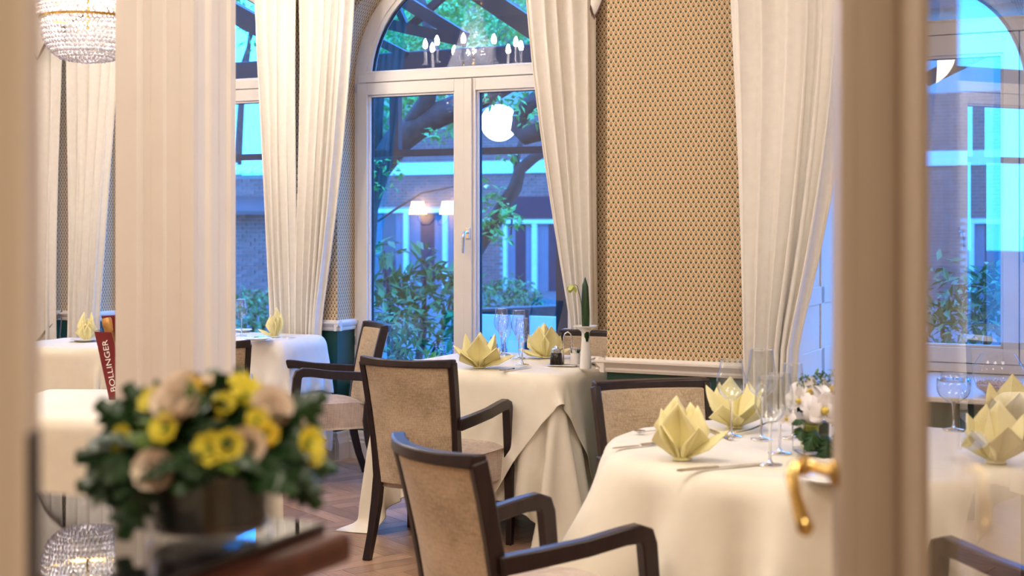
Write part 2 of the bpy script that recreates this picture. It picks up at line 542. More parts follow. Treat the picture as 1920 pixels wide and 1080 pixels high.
# the bay wall that stands nearer on the right
BD, W3C, W3H, WD = -1.48, 3.245, 0.815, -0.52
wp, wg, wr, wb = MB(), MB(), MB(), MB()
for u0, u1 in ((1.60, W3C - W3H), (W3C + W3H, 6.6)):
    pier_wall(wp, wg, u0, u1, BD, WD + 0.16)
    wr.loft(rail_prof(u0 - (0.045 if u0 == 1.6 else 0), u1 + 0.035, BD))
    wb.loft(base_prof(u0, u1, BD))
wp.box(1.60, 1.75, WD + 0.16, 0.0, 0.84, 3.8)
wg.box(1.60, 1.75, WD + 0.16, 0.0, 0.0, 0.84)
wr.loft([[(1.60 - p, dd, z) for p, z in [(0, 0.800), (0.016, 0.800), (0.022, 0.812), (0.016, 0.820), (0.030, 0.832), (0.044, 0.846), (0.044, 0.854), (0.026, 0.858), (0.022, 0.866), (0, 0.866)]] for dd in (BD - 0.04, -0.05)])
spandrel(wp, W3C, W3H, 2.343, BD, WD + 0.16)
wg.box(W3C - W3H, W3C + W3H, BD + 0.05, WD + 0.16, 0, 0.74)
wall_b = mesh('wall_bay', wp, 'paper', None, WALL0, TH, uvwall=True)
struct(wall_b, 'pier of the bay papered with small diamond pattern')
mesh('dado', wg, 'green', wall_b)
mesh('dado_rail', wr, 'white', wall_b)
bbb = mesh('baseboard_bay', wb, 'white', None, WALL0, TH)
struct(bbb, 'cream moulded baseboard below the papered pier')
sill = MB().box(W3C - W3H + 0.001, W3C + W3H - 0.001, BD + 0.0, WD + 0.07, 0.741, 0.765)
struct(mesh('trim_sill', sill, 'white', None, WALL0, TH, bevel=0.006), 'white window sill of the bay window')

lin = MB()
for sg in (-1, 1):
    ue = W3C + sg * W3H
    lin.box(min(ue, ue - sg * .014), max(ue, ue - sg * .014), BD + 0.05, WD, 0.765, 2.343)
    for da, db_ in ((BD + .05, BD + .13), (BD + .47, BD + .53), (WD - .08, WD)):
        lin.box(min(ue - sg * .014, ue - sg * .022), max(ue - sg * .014, ue - sg * .022), da, db_, 0.766, 2.342)
    for za, zb_ in ((0.766, 0.90), (1.10, 1.18), (2.25, 2.342)):
        lin.box(min(ue - sg * .014, ue - sg * .022), max(ue - sg * .014, ue - sg * .022), BD + .13, WD - .08, za, zb_)
struct(mesh('trim_reveal', lin, 'white', None, WALL0, TH, bevel=0.003), 'white panelled side linings of the deep bay window recess')
# other walls, ceiling, floor
def boxwall(name, u0, u1, d0, d1, z0=0.0, z1=3.8, mat='plain', label=None):
    return struct(mesh(name, MB().box(u0, u1, d0, d1, z0, z1), mat, None, WALL0, TH), label)
boxwall('wall_left', -8.3, -8.0, -11.0, 0.36, label='left end wall of the dining room')
boxwall('wall_right', 6.6, 6.9, -11.0, BD + 0.36, label='right end wall of the dining room')
boxwall('wall_back', -8.0, 6.6, -11.3, -11.0, label='wall behind the entrance lobby')
ent = MB()
ent.box(-8.0, 2.45, -6.42, -6.30, 0, 3.8)
ent.box(4.06, 6.6, -6.42, -6.30, 0, 3.8)
ent.box(2.45, 4.06, -6.42, -6.30, 2.95, 3.8)
struct(mesh('wall_entrance', ent, 'plain', None, WALL0, TH), 'wall with the glazed entrance doors')
struct(mesh('ceiling', MB().box(-8.3, 6.9, -11.3, 0.36, 3.8, 3.9), 'ceiling', None, WALL0, TH), 'plain white ceiling')
floor = mesh('floor', MB().box(-8.0, 6.6, -11.0, 0.36, -0.12, 0.0), 'floor', None, WALL0, TH)
struct(floor, 'oak parquet floor')
# herringbone parquet planks, each one its own piece
PL, PW = 0.46, 0.0920
cnt = 0
pm = {}
cands = []
for i in range(-46, 46):
    for j in range(-46, 46):
        if (i - j) % 10 in (0, 5):
            pass
ca, sa = math.cos(math.radians(38)), math.sin(math.radians(38))
NPL = 5
for i in range(-30, 30):
    for j in range(-60, 60):
        k = (i + j) % (2 * NPL)
        if k == 0:
            ox, oy, horiz = i * PW, j * PW, True
        elif k == NPL:
            ox, oy, horiz = i * PW, j * PW, False
        else:
            continue
        cx_, cy_ = (ox + PL / 2, oy + PW / 2) if horiz else (ox + PW / 2, oy + PL / 2)
        X = cx_ * ca - cy_ * sa - 0.45
        Y = cx_ * sa + cy_ * ca + 6.4
        xi = CX + F * X / Y
        yi = HY + F * H / Y
        if 560 < xi < 1105 and 855 < yi < 1130:
            cands.append((Y, X, horiz))
cands.sort()
pmesh = None
for Y, X, hz in cands[:300]:
    if pmesh is None:
        mb = MB().box(-PL / 2 + 0.0013, PL / 2 - 0.0013, -PW / 2 + 0.0013, PW / 2 - 0.0013, 0.0002, 0.003)
        o = mesh('plank', mb, 'plank', floor)
        pmesh = o.data
    else:
        o = bpy.data.objects.new('plank', pmesh)
        COL.objects.link(o)
        o.parent = floor
    u, d = w2l(X, Y)
    o.location = (u, d, RNG.uniform(-0.0007, 0.0))
    o.rotation_euler = (0, 0, math.radians(38 if hz else 128) - TH)

# ------------------------------------------------------------------ windows
def arch_ring(mb, uc, sp, r0, r1, d0, d1, n=28, leg=0.0):
    """half ring between radii r0 (outer) and r1 (inner) with optional straight legs below the spring"""
    rings = []
    prm = ([] if leg <= 0 else [(-1, -leg)]) + [(math.pi * i / n, None) for i in range(n + 1)] + ([] if leg <= 0 else [(-2, -leg)])
    for a, z in prm:
        if z is None:
            f = lambda r, d: (uc - r * math.cos(a), d, sp + r * math.sin(a))
        else:
            sg = -1 if a == -1 else 1
            f = lambda r, d: (uc + sg * r, d, sp + z)
        rings.append([f(r0, d0), f(r1, d0), f(r1, d1), f(r0, d1)])
    mb.loft(rings)
def build_window(idx, uc, d0, half, sp, r_glass, zt0, zt1, ztop, zbot, zsb, fr, st, handle=True, label=''):
    root = empty('window_%d' % idx, WALL0, TH)
    struct(root, label)
    mb = MB()
    arch_ring(mb, uc, sp, half - 0.002, r_glass + 0.028, d0, d0 + 0.08, leg=sp - zsb)
    arch_ring(mb, uc, sp, r_glass + 0.030, r_glass, d0 + 0.014, d0 + 0.07, leg=0.0)
    mb.box(uc - half + 0.002, uc + half - 0.002, d0 - 0.002, d0 + 0.08, zsb - 0.04, zsb)
    mesh('frame', mb, 'white', root, auto=35)
    mb = MB()
    mb.box(uc - half + 0.03, uc + half - 0.03, d0 - 0.010, d0 + 0.07, zt0 + 0.004, zt1 - 0.012)
    mb.box(uc - half + 0.03, uc + half - 0.03, d0 + 0.004, d0 + 0.07, zt1 - 0.012, zt1 + 0.004)
    mesh('transom', mb, 'white', root, bevel=0.004)
    gk = MB()
    arch_ring(gk, uc, sp, r_glass, r_glass - 0.010, d0 + 0.030, d0 + 0.05)
    gk.box(uc - r_glass, uc + r_glass, d0 + 0.03, d0 + 0.05, zt1 + 0.004, zt1 + 0.008)
    mesh('gasket', gk, 'gasket', root)
    n = 28
    a0 = math.asin(min(1, max(0, (zt1 - sp) / r_glass)))
    ap = [(uc - r_glass * math.cos(a0 + (math.pi - 2 * a0) * i / n), d0 + 0.039, sp + r_glass * math.sin(a0 + (math.pi - 2 * a0) * i / n)) for i in range(n + 1)]
    mesh('arch_pane', MB().add(ap, [tuple(range(len(ap)))]), 'pane', root)
    for sg in (-1, 1):
        a, b = (uc - half + fr, uc - 0.001) if sg < 0 else (uc + 0.004, uc + half - fr)
        ga, gb = (a + st, b - st + 0.006) if sg < 0 else (a + st - 0.002, b - st)
        sash = MB()
        for (x0, x1, z0, z1) in ((a, ga, zsb + 0.004, zt0), (gb, b, zsb + 0.004, zt0), (ga, gb, ztop, zt0), (ga, gb, zsb + 0.004, zbot)):
            sash.box(x0, x1, d0 - 0.006, d0 + 0.06, z0, z1)
        so = mesh('sash', sash, 'white', root, bevel=0.003)
        be = MB()
        for (x0, x1, z0, z1) in ((ga, ga + 0.012, zbot, ztop), (gb - 0.012, gb, zbot, ztop), (ga, gb, ztop - 0.012, ztop), (ga, gb, zbot, zbot + 0.012)):
            be.box(x0 - 0.001, x1 + 0.001, d0 + 0.012, d0 + 0.05, z0 - 0.001, z1 + 0.001)
        mesh('glazing_bead', be, 'white', so, bevel=0.004)
        gs = MB()
        g = 0.012
        for (x0, x1, z0, z1) in ((ga + g, ga + g + 0.007, zbot + g, ztop - g), (gb - g - 0.003, gb - g, zbot + g, ztop - g), (ga + g, gb - g, ztop - g - 0.004, ztop - g)):
            gs.box(x0, x1, d0 + 0.030, d0 + 0.046, z0, z1)
        mesh('gasket', gs, 'gasket', so)
        mesh('pane', MB().add([(ga + g, d0 + 0.039, zbot + g), (gb - g, d0 + 0.039, zbot + g), (gb - g, d0 + 0.039, ztop - g), (ga + g, d0 + 0.039, ztop - g)], [(0, 1, 2, 3)]), 'pane', so)
        if sg < 0:
            hg = MB()
            for z in (zt0 - 0.06, zsb + 0.2):
                hg.box(a - 0.012, a - 0.002, d0 - 0.022, d0 - 0.006, z, z + 0.055)
            mesh('hinge', hg, 'steel', so, bevel=0.002)
    mb = MB()
    mb.box(uc + 0.004, uc + 0.058, d0 - 0.020, d0 - 0.006, zsb + 0.01, zt0 - 0.002)
    mesh('astragal', mb, 'white', root, bevel=0.004)
    if handle:
        hz = 1.405
        h = empty('handle', (0, 0, 0))
        h.parent = root
        mesh('handle_plate', MB().box(uc + 0.021, uc + 0.049, d0 - 0.030, d0 - 0.020, hz - 0.035, hz + 0.035), 'steel', h, bevel=0.003)
        lv = MB().tube([(uc + 0.035, d0 - 0.03, hz + 0.005), (uc + 0.035, d0 - 0.062, hz + 0.005), (uc + 0.033, d0 - 0.074, hz - 0.004), (uc + 0.030, d0 - 0.076, hz - 0.03), (uc + 0.030, d0 - 0.076, hz - 0.120)], [0.010, 0.010, 0.0105, 0.0095, 0.0085], 10)
        mesh('lever', lv, 'steel', h, smooth=True, auto=50)
    return root
wargs = dict(half=HALF, sp=SPRING, r_glass=0.675, zt0=2.343, zt1=2.414, ztop=2.268, zbot=0.585, zsb=0.50, fr=0.022, st=0.075)
build_window(1, centres[0], 0.196, label='arched window at the far left of the window wall', **wargs)
build_window(2, centres[1], 0.196, label='arched window seen just right of the column', **wargs)
build_window(3, centres[2], 0.196, label='arched double casement window in the middle', **wargs)
build_window(4, W3C, WD, half=W3H - .016, sp=2.343, r_glass=0.70, zt0=2.343, zt1=2.414, ztop=2.25, zbot=0.885, zsb=0.81, fr=0.022, st=0.075, label='arched bay window behind the glass door')

# ------------------------------------------------------------------ column
cx0, cy0 = px(330, 420 + 605, H - 1.0)
col = MB()
def col_section(w1, w2, g=0.0):
    """rectangular column with reeded faces; local x along wall, y deeper"""
    pts = []
    def side(p, q, nrm, prof):
        for t, off in prof:
            pts.append((p[0] + (q[0] - p[0]) * t + nrm[0] * off, p[1] + (q[1] - p[1]) * t + nrm[1] * off))
    a, b = w1 / 2, w2 / 2
    pf = [(0.0, 0), (0.28, 0), (0.30, -.006), (0.33, -.012), (0.42, -.012), (0.45, -.004), (0.48, -.001), (0.62, -.001), (0.64, -.008), (0.70, -.012), (0.80, -.010), (0.83, -.003), (0.86, 0)]
    ps = [(0.0, 0), (0.12, -.004), (0.16, -.010), (0.34, -.012), (0.38, -.003), (0.42, 0), (0.58, 0), (0.62, -.008), (0.66, -.011), (0.84, -.010), (0.88, 0)]
    side((-a, -b), (a, -b), (0, -1), pf)
    side((a, -b), (a, b), (1, 0), ps)
    side((a, b), (-a, b), (0, 1), pf)
    side((-a, b), (-a, -b), (-1, 0), ps)
    return pts
sec = col_section(0.300, 0.205)
col.loft([[(x, y, z) for x, y in sec] for z in (0.12, 3.8)])
col.box(-0.170, 0.170, -0.125, 0.125, 0.0, 0.12)
uc_, dc_ = w2l(-1.0405, 4.293)
c = mesh('column', col, 'white', None, wl(uc_, dc_), TH, auto=20, smooth=True)
struct(c, 'cream square column with reeded faces')

# ------------------------------------------------------------------ glazed entrance doors (camera side)
GX = 0.470                                          # plane of the opened right leaf
door1 = empty('door_1', (GX, 1.30, 0))
struct(door1, 'opened glazed door leaf at the right')
lock = MB().box(-0.001, 0.013, 0.300, 0.401, 0.0, 2.9)
mesh('stile', lock, 'doorpaint', door1, bevel=0.006)
mesh('stile', MB().box(0.0, 0.040, -0.50, -0.41, 0.0, 2.9), 'doorpaint', door1, bevel=0.006)
mesh('rail', MB().box(0.0, 0.040, -0.41, 0.30, 0.0, 0.55), 'doorpaint', door1, bevel=0.004)
mesh('rail', MB().box(0.0, 0.040, -0.41, 0.30, 2.78, 2.9), 'doorpaint', door1, bevel=0.004)
mesh('glass_pane', MB().add([(0.006, -0.41, 0.55), (0.006, 0.30, 0.55), (0.006, 0.30, 2.78), (0.006, -0.41, 2.78)], [(0, 1, 2, 3)]), 'doorglass', door1)
# rebated lock edge (the broad post facing the room) and its lever handle
post = MB().box(-0.066, 0.012, 0.4025, 0.452, 0.0, 2.9)
post.box(-0.066, -0.050, 0.397, 0.402, 0.0, 2.9)
mesh('rebate_post', post, 'doorpaint', door1, bevel=0.006)
hz = 1.150
hd = empty('door_handle', (0, 0, 0))
hd.parent = door1
mesh('rosette', MB().tube([(-0.066, 0.43, hz), (-0.073, 0.43, hz)], 0.016, 20), 'brass', hd, bevel=0.002, smooth=True, auto=40)
lv = MB().tube([(-0.066, 0.432, hz), (-0.078, 0.462, hz), (-0.094, 0.483, hz), (-0.108, 0.478, hz - 0.002), (-0.113, 0.466, hz - 0.010), (-0.112, 0.448, hz - 0.034), (-0.107, 0.430, hz - 0.060), (-0.105, 0.424, hz - 0.070), (-0.104, 0.420, hz - 0.076)],
                   [0.0080, 0.0080, 0.0085, 0.009, 0.0095, 0.0080, 0.0100, 0.0112, 0.0045], 14)
lv.tube([(-0.100, 0.481, hz), (-0.090, 0.481, hz)], 0.0135, 14)
mesh('lever', lv, 'brass', hd, smooth=True, auto=60)
door2 = empty('door_2', (-0.37, 1.05, 0))
struct(door2, 'edge of the left door leaf with dark lock plate')
dl = MB()
dl.box(-0.85, 0.0, 0.0, 0.042, 0.0, 2.9)
mesh('leaf', dl, 'doorpaint', door2, bevel=0.004)
mesh('lock_plate', MB().box(-0.004, 0.0015, 0.006, 0.036, 1.02, 1.30), 'lockplate', door2, bevel=0.001)
mesh('lock_bolt', MB().box(-0.004, 0.004, 0.012, 0.030, 1.14, 1.18), 'lockplate', door2, bevel=0.002)

# ------------------------------------------------------------------ curtains
def curtain(name, top, bot, d0, nf, seed, zt=3.35, ztop_ref=2.85, zref=0.88, pw=(1.5, 1.0), zb=0.02, amp=0.034, label='', group=None, hem=True):
    r = random.Random(seed)
    NS, NZ = nf * 14 + 1, 30
    wts = [r.uniform(0.55, 1.6) for _ in range(nf)]
    tot = sum(wts)
    cum = [0]
    for w in wts:
        cum.append(cum[-1] + w / tot)
    ph = [r.uniform(-0.5, 0.5) for _ in range(nf)]
    am = [r.uniform(0.45, 1.1) for _ in range(nf)]
    u00, d00 = (top[0] + top[1]) / 2, d0
    P = []
    for i in range(NS):
        s = i / (NS - 1)
        k = min(nf - 1, max(j for j in range(nf) if cum[j] <= s + 1e-9))
        loc = (s - cum[k]) / (cum[k + 1] - cum[k])
        row = []
        for j in range(NZ):
            z = zt + (zb - zt) * j / (NZ - 1)
            t = (ztop_ref - z) / (ztop_ref - zref)
            t = max(-0.3, min(1.12, t))
            def ease(p):
                return math.copysign(abs(t) ** p, t) if t < 1 else 1 + (t - 1) * 0.3
            a = top[0] + (bot[0] - top[0]) * ease(pw[0])
            b = top[1] + (bot[1] - top[1]) * ease(pw[1])
            width = b - a
            aa = amp * (0.75 + 0.35 * t) * am[k]
            wob = 0.10 * math.sin(3.1 * t + 6 * ph[k])
            x = loc + wob * loc * (1 - loc)
            y = aa * (0.9 * math.cos(2 * math.pi * x) + 0.12 * math.cos(4 * math.pi * x + 3 * ph[k]))
            y += 0.010 * math.sin(2.3 * t * 2 + seed + 5 * s)
            uu = a + width * s + 0.32 * width / nf * math.sin(2 * math.pi * x + 0.4) * (0.5 + 0.4 * t)
            row.append((uu - u00, y, z))
        P.append(row)
    mb = MB().grid(P, NS, NZ)
    o = mesh(name, mb, 'curtain', None, wl(u00, d00), TH, smooth=True, solid=0.006)
    tag(o, label, 'curtain', group or 'ivory curtains along the windows')
    if hem:                                           # piped leading edge
        for row in ((P[-1], P[-2]) if hem == 2 else (P[0], P[1]),):
            pts = [(q[0], q[1] - 0.004, q[2]) for q in row[0]]
            mesh('hem', MB().tube(pts, 0.006, 5), 'towhite', o, smooth=True)
    return o
curtain('curtain', (-3.33, -2.965), (-3.22, -3.02), -0.09, 3, 3, label='ivory curtain at the far left edge, cut off by the door leaf', hem=False, pw=(1, 1.2))
curtain('curtain', (-2.925, -2.44), (-2.885, -2.64), -0.09, 5, 4, label='ivory curtain hanging left of the cream column', hem=2, pw=(1, 1.2))
curtain('curtain', (-1.345, -1.042), (-1.209, -1.050), -0.09, 4, 5, label='ivory curtain between the column and the pier gap, over the blue window edge', hem=1, pw=(1.3, 1))
curtain('curtain', (-1.026, -0.615), (-1.026, -0.862), -0.09, 6, 6, label='ivory curtain drawn back at the left side of the middle window', hem=2, pw=(1, 1.25))
curtain('curtain', (0.535, 0.955), (0.815, 0.972), -0.09, 5, 9, label='ivory curtain drawn back at the right side of the middle window', hem=1, pw=(1.25, 1))
curtain('curtain', (2.19, 2.70), (2.246, 2.472), BD - 0.09, 6, 12, ztop_ref=2.4, zref=0.97, label='ivory curtain over the right end of the papered pier', hem=2, pw=(1, 1.6))
curtain('curtain', (1.035, 1.13), (1.06, 1.09), -0.085, 2, 15, zb=1.30, zt=3.2, amp=0.014, ztop_ref=2.7, zref=1.5, label='narrow ivory curtain end beside the left edge of the papered pier', hem=False)

def valance(pts, d, label):
    """scalloped pelmet with a fringe along its lower edge; pts = list of (u, z) of the lower edge"""
    u0 = pts[0][0]
    P = [[(u - u0, 0.012 * math.sin(9 * u + 7 * z) - 0.03, z + (3.42 - z) * j / 8) for j in range(9)] for u, z in pts]
    o = mesh('curtain_valance', MB().grid(P, len(pts), 9), 'curtain', None, wl(u0, d), TH, smooth=True, solid=0.006)
    tag(o, label, 'valance', 'ivory fringed valances')
    fr = MB()
    for (a, za), (b, zb) in zip(pts, pts[1:]):
        n = max(2, int(math.hypot(b - a, zb - za) / 0.008))
        for i in range(n):
            t = i / n
            u, z = a + (b - a) * t - u0, za + (zb - za) * t
            fr.tube([(u, -0.03 + 0.012 * math.sin(9 * (u + u0) + 7 * z), z + 0.004), (u, -0.032, z - 0.022)], [0.0035, 0.0028], 4)
    mesh('fringe', fr, 'fringe', o)
    return o
def scallop(u0, u1, ztip, zmid, n=14, first=0.0):
    return [(u0 + (u1 - u0) * i / n, ztip + (zmid - ztip) * math.sin(math.pi * (first + (1 - first) * i / n)) ** 0.75) for i in range(n + 1)]
valance([(-3.30, 2.86), (-3.2, 2.78), (-3.12, 2.68), (-3.07, 2.60), (-3.055, 2.585)] + scallop(-3.04, -2.1, 2.60, 2.86), -0.17, 'ivory fringed valance tip behind the crystal chandelier')
valance([(0.988, 2.66), (1.0, 2.62), (1.012, 2.605), (1.03, 2.63), (1.06, 2.69), (1.12, 2.80), (1.2, 2.86), (1.3, 2.9)], -0.17, 'ivory fringed valance tip at the top left corner of the papered pier')

# tie-back bands at the left pier
tb = MB()
hk = (-3.0, -0.03, 0.855)
tb.ribbon([hk, (-3.03, -0.07, 0.80), (-3.10, -0.13, 0.68), (-3.17, -0.17, 0.60), (-3.22, -0.18, 0.585)], [(0, 0.004, 0.016)] * 5, 0.004)
tb.ribbon([hk, (-2.975, -0.06, 0.79), (-2.93, -0.12, 0.69), (-2.88, -0.15, 0.62), (-2.82, -0.17, 0.60)], [(0, 0.004, 0.016)] * 5, 0.004)
t = mesh('curtain_tieback', tb, 'band', None, wl(*hk[:2]), TH)
for v in t.data.vertices:
    v.co.x -= hk[0]
    v.co.y -= hk[1]
tag(t, 'grey brown tie-back band looped from a wall hook behind the far left table', 'tieback')
# ------------------------------------------------------------------ outside: courtyard at dusk
R2 = random.Random(11)
struct(mesh('ground', MB().box(-60, 40, 0.36, 80, -0.4, -0.2), 'ground', None, WALL0, TH), 'courtyard paving outside the windows')
def rel(o, u0, d0):
    for v in o.data.vertices:
        v.co.x -= u0
        v.co.y -= d0
    o.location = wl(u0, d0, o.location.z)
    return o
def leaf_cloud(mb, blobs, n, size, seed, flat=0.35, shape=0.42):
    """many single leaves scattered through ellipsoids (u, d, z, ru, rd, rz)"""
    r = random.Random(seed)
    tot = sum(b[3] * b[5] for b in blobs)
    for b in blobs:
        k = int(n * b[3] * b[5] / tot)
        for _ in range(k):
            a, e, q = r.uniform(0, 6.283), math.asin(r.uniform(-1, 1)), r.uniform(0.35, 1) ** 0.5
            c = Vector((b[0] + b[3] * q * math.cos(a) * math.cos(e), b[1] + b[4] * q * math.sin(a) * math.cos(e), b[2] + b[5] * q * math.sin(e)))
            dr = Vector((r.gauss(0, 1), r.gauss(0, 1), r.gauss(-flat, 0.7))).normalized()
            sd = dr.cross(Vector((r.gauss(0, .4), r.gauss(0, .4), 1))).normalized()
            s = size * r.uniform(0.6, 1.3)
            up = sd.cross(dr)
            mb.add([c, c + dr * s * .45 + sd * s * shape * .5 + up * s * .08, c + dr * s, c + dr * s * .45 - sd * s * shape * .5 + up * s * .08], [(0, 1, 2), (0, 2, 3)])
def P3(x, y, d):
    return pxd(x, y, d)

# house across the courtyard
HD = 24.0
hu0, hd0 = -13.0, HD
house = empty('house', wl(hu0, hd0, -0.2), TH)
tag(house, 'brick house across the courtyard with white framed windows', 'house')
def hp(x, y):
    u, d, z = pxd(x, y, HD)
    return u - hu0, z + 0.2
hole = []
def hrect(x0, y0, x1, y1):
    a = hp((x0 + x1) / 2, y0)
    b = hp((x0 + x1) / 2, y1)
    return hp(x0, (y0 + y1) / 2)[0], hp(x1, (y0 + y1) / 2)[0], b[1], a[1]
mesh('wall', MB().box(-3.4, 30, 0.05, 6, 0.0, 6.4), 'mortar', house)
rf = MB()
rf.add([(-3.8, -0.5, 6.3), (30.5, -0.5, 6.3), (30.5, 4, 9.5), (-3.8, 4, 9.5), (-3.8, -0.5, 6.5), (30.5, -0.5, 6.5), (30.5, 4, 9.7), (-3.8, 4, 9.7)], [(0, 1, 2, 3), (7, 6, 5, 4), (0, 4, 5, 1), (1, 5, 6, 2), (2, 6, 7, 3), (3, 7, 4, 0)])
mesh('roof', rf, 'roof', house)
win_rects = [(944, 412, 1072, 566), (690, 392, 872, 640)]
wr_ = [hrect(*w) for w in win_rects]
wr_.append((wr_[0][0] + 4.2, wr_[0][1] + 4.2, wr_[0][2], wr_[0][3]))
wr_.append((wr_[0][0] + 11.2, wr_[0][1] + 11.2, wr_[0][2], wr_[0][3]))
wr_.append((wr_[0][0] + 8.0, wr_[0][1] + 8.0, wr_[0][2], wr_[0][3]))
far = MB()
k = 0
bw, bh = 0.225, 0.078
near = []
for j in range(int(4.6 / bh)):
    for i in range(-15, 126):
        x0 = i * bw + (bw / 2 if j % 2 else 0)
        z0 = j * bh
        if any(a - bw * .9 < x0 < b and c - bh < z0 < d for a, b, c, d in wr_):
            continue
        near.append((abs(x0 - hp(925, 470)[0]) + 1.6 * abs(z0 - hp(925, 470)[1]), x0, z0))
near.sort()
bme = None
for q, (_, x0, z0) in enumerate(near):
    if q < 300:
        if bme is None:
            o = mesh('brick', MB().box(0.004, bw - 0.008, 0.0, 0.09, 0.004, bh - 0.008), 'brick', house)
            bme = o.data
        else:
            o = bpy.data.objects.new('brick', bme)
            link(o, house)
        o.location = (x0, R2.uniform(0.022, 0.034), z0)
    else:
        dd = R2.uniform(0.022, 0.034)
        far.box(x0 + 0.004, x0 + bw - 0.008, dd, 0.09, z0 + 0.004, z0 + bh - 0.008)
fb = mesh('brickwork', far, 'brick', house)
fb['kind'] = 'stuff'
def house_window(a, b, c, d, parts, head=0.0):
    w = MB()
    f = 0.10
    w.box(a, b, -0.04, 0.12, d - f, d)
    w.box(a, b, -0.07, 0.12, c, c + f)
    w.box(a, a + f, -0.04, 0.12, c + f, d - f)
    w.box(b - f, b, -0.04, 0.12, c + f, d - f)
    n = len(parts) + 1
    xs = [a] + [a + (b - a) * t for t in parts] + [b]
    for x in xs[1:-1]:
        w.box(x - 0.07, x + 0.07, -0.03, 0.12, c + f, d - f)
    zt = d - f
    if head:
        zt = d - f - head
        w.box(a + f, b - f, -0.03, 0.12, zt - 0.06, zt + 0.03)
    o = mesh('window', w, 'outwhite', house, bevel=0.008)
    for i in range(n):
        mesh('pane', MB().add([(xs[i] + .06, 0.048, c + f), (xs[i + 1] - .06, 0.048, c + f), (xs[i + 1] - .06, 0.048, zt), (xs[i] + .06, 0.048, zt)], [(0, 1, 2, 3)]), 'darkpane', o)
        cu = MB()
        P = [[(xs[i] + .08 + (xs[i + 1] - xs[i] - .16) * s / 24, 0.043 - 0.004 * math.sin(s * 1.9), c + f + (zt - c - f) * t) for t in (0, 1)] for s in range(25) if s < 9 or s > 17]
        cu.grid(P[:9], 9, 2)
        cu.grid(P[9:], len(P) - 9, 2)
        mesh('net_curtain', cu, 'outcurtain', o, smooth=True)
    return o
M['darkpane'] = simple('dark_far_pane', (0.02, 0.03, 0.05), 0.08)
M['outcurtain'] = simple('blue_grey_net_curtain', (0.16, 0.17, 0.20), 0.8)
for i, (a, b, c, d) in enumerate(wr_):
    house_window(a, b, c, d, (0.40, 0.80) if i == 1 else (0.46,), 0.0)
lb = hrect(940, 300, 1075, 324)
mesh('lintel', MB().box(max(-3.4, lb[0] - 3.4), lb[1] + 20, -0.03, 0.1, lb[2], lb[3]), 'outwhite', house)
sh = hrect(948, 368, 1072, 408)
mesh('shutter_box', MB().box(sh[0], sh[1], -0.05, 0.1, sh[2], sh[3]), 'darkpane', house)

# brick garden wall seen through the second window
GD = 17.0
gu0 = pxd(470, 400, GD)[0]
gw = empty('garden_wall', wl(gu0, GD, -0.2), TH)
tag(gw, 'brick garden wall with pale coping seen right of the column', 'wall')
zt = pxd(470, 328, GD)[2] + 0.2
mesh('core', MB().box(-4, 2.6, 0.03, 0.30, 0, zt), 'mortar', gw)
bme, rest, lst = None, MB(), []
for j in range(int(zt / 0.085)):
    for i in range(-18, 12):
        lst.append((abs(i * 0.22) * 1.0 + 0.5 * abs(j * 0.085 - zt * .75), i, j))
lst.sort()
for q, (_, i, j) in enumerate(lst):
    x0, z0 = i * 0.22 + (0.11 if j % 2 else 0), j * 0.085
    if not -4 < x0 < 2.4:
        continue
    if q < 300:
        if bme is None:
            o = mesh('brick', MB().box(0.005, 0.212, 0.0, 0.09, 0.005, 0.077), 'brick', gw)
            bme = o.data
        else:
            o = link(bpy.data.objects.new('brick', bme), gw)
        o.location = (x0, R2.uniform(-0.012, 0.012), z0)
    else:
        dd = R2.uniform(-0.012, 0.012)
        rest.box(x0 + 0.005, x0 + 0.212, dd, 0.09, z0 + 0.005, z0 + 0.077)
rb = mesh('brickwork', rest, 'brick', gw)
rb['kind'] = 'stuff'
cp = MB()
for i in range(-14, 10):
    cp.bar((i * 0.28 + .01, -0.13, zt + 0.02), (i * 0.28 + .01, 0.42, zt + 0.22), 0.25, 0.035)
    cp.tube([(i * 0.28 + .14, -0.14, zt + 0.04), (i * 0.28 + .14, 0.42, zt + 0.25)], 0.05, 6)
mesh('coping', cp, 'outwhite', gw)
rl = empty('roof_ledge', wl(pxd(452, 396, GD - 0.6)[0], GD - 0.6, pxd(452, 396, GD)[2]), TH)
tag(rl, 'small dark ledge roof on the brick garden wall', 'roof')
mesh('tile_slope', MB().add([(-1.4, 0.57, .35), (.55, 0.57, .30), (.62, 0, .0), (-1.4, 0, .0), (-1.4, 0.57, .29), (.55, 0.57, .24), (.62, 0, -.08), (-1.4, 0, -.08)], [(0, 3, 2, 1), (4, 5, 6, 7), (0, 1, 5, 4), (1, 2, 6, 5), (2, 3, 7, 6), (3, 0, 4, 7)]), 'roof', rl)

# iron pergola outside the windows
pd_ = 2.2
pg = empty('pergola', wl(-1.0, pd_, -0.2), TH)
tag(pg, 'dark iron conservatory frame outside the windows', 'pergola')
def pb(name, pts, w, h, d=pd_):
    mb = MB()
    q = [pxd(x, y, dd) for x, y, dd in pts]
    for a, b in zip(q, q[1:]):
        mb.bar((a[0] + 1, a[1] - pd_, a[2] + .2), (b[0] + 1, b[1] - pd_, b[2] + .2), w, h)
    mesh(name, mb, 'iron', pg)
zb = pxd(850, 285, pd_)[2] + .2
mesh('beam', MB().box(-6.5, 3.0, -.03, .03, zb - .026, zb + .026), 'iron', pg)
zg = pxd(850, 112, pd_)[2] + .2
mesh('gutter', MB().box(-6.5, 3.0, -.05, .05, zg - .09, zg + .08), 'iron', pg, bevel=0.01)
up_ = pxd(742, 230, pd_)[0] + 1
for k in (-2.4, 0.0, 2.2):
    mesh('mullion', MB().box(up_ + k - .04, up_ + k + .04, -.03, .03, zb, zg), 'iron', pg)
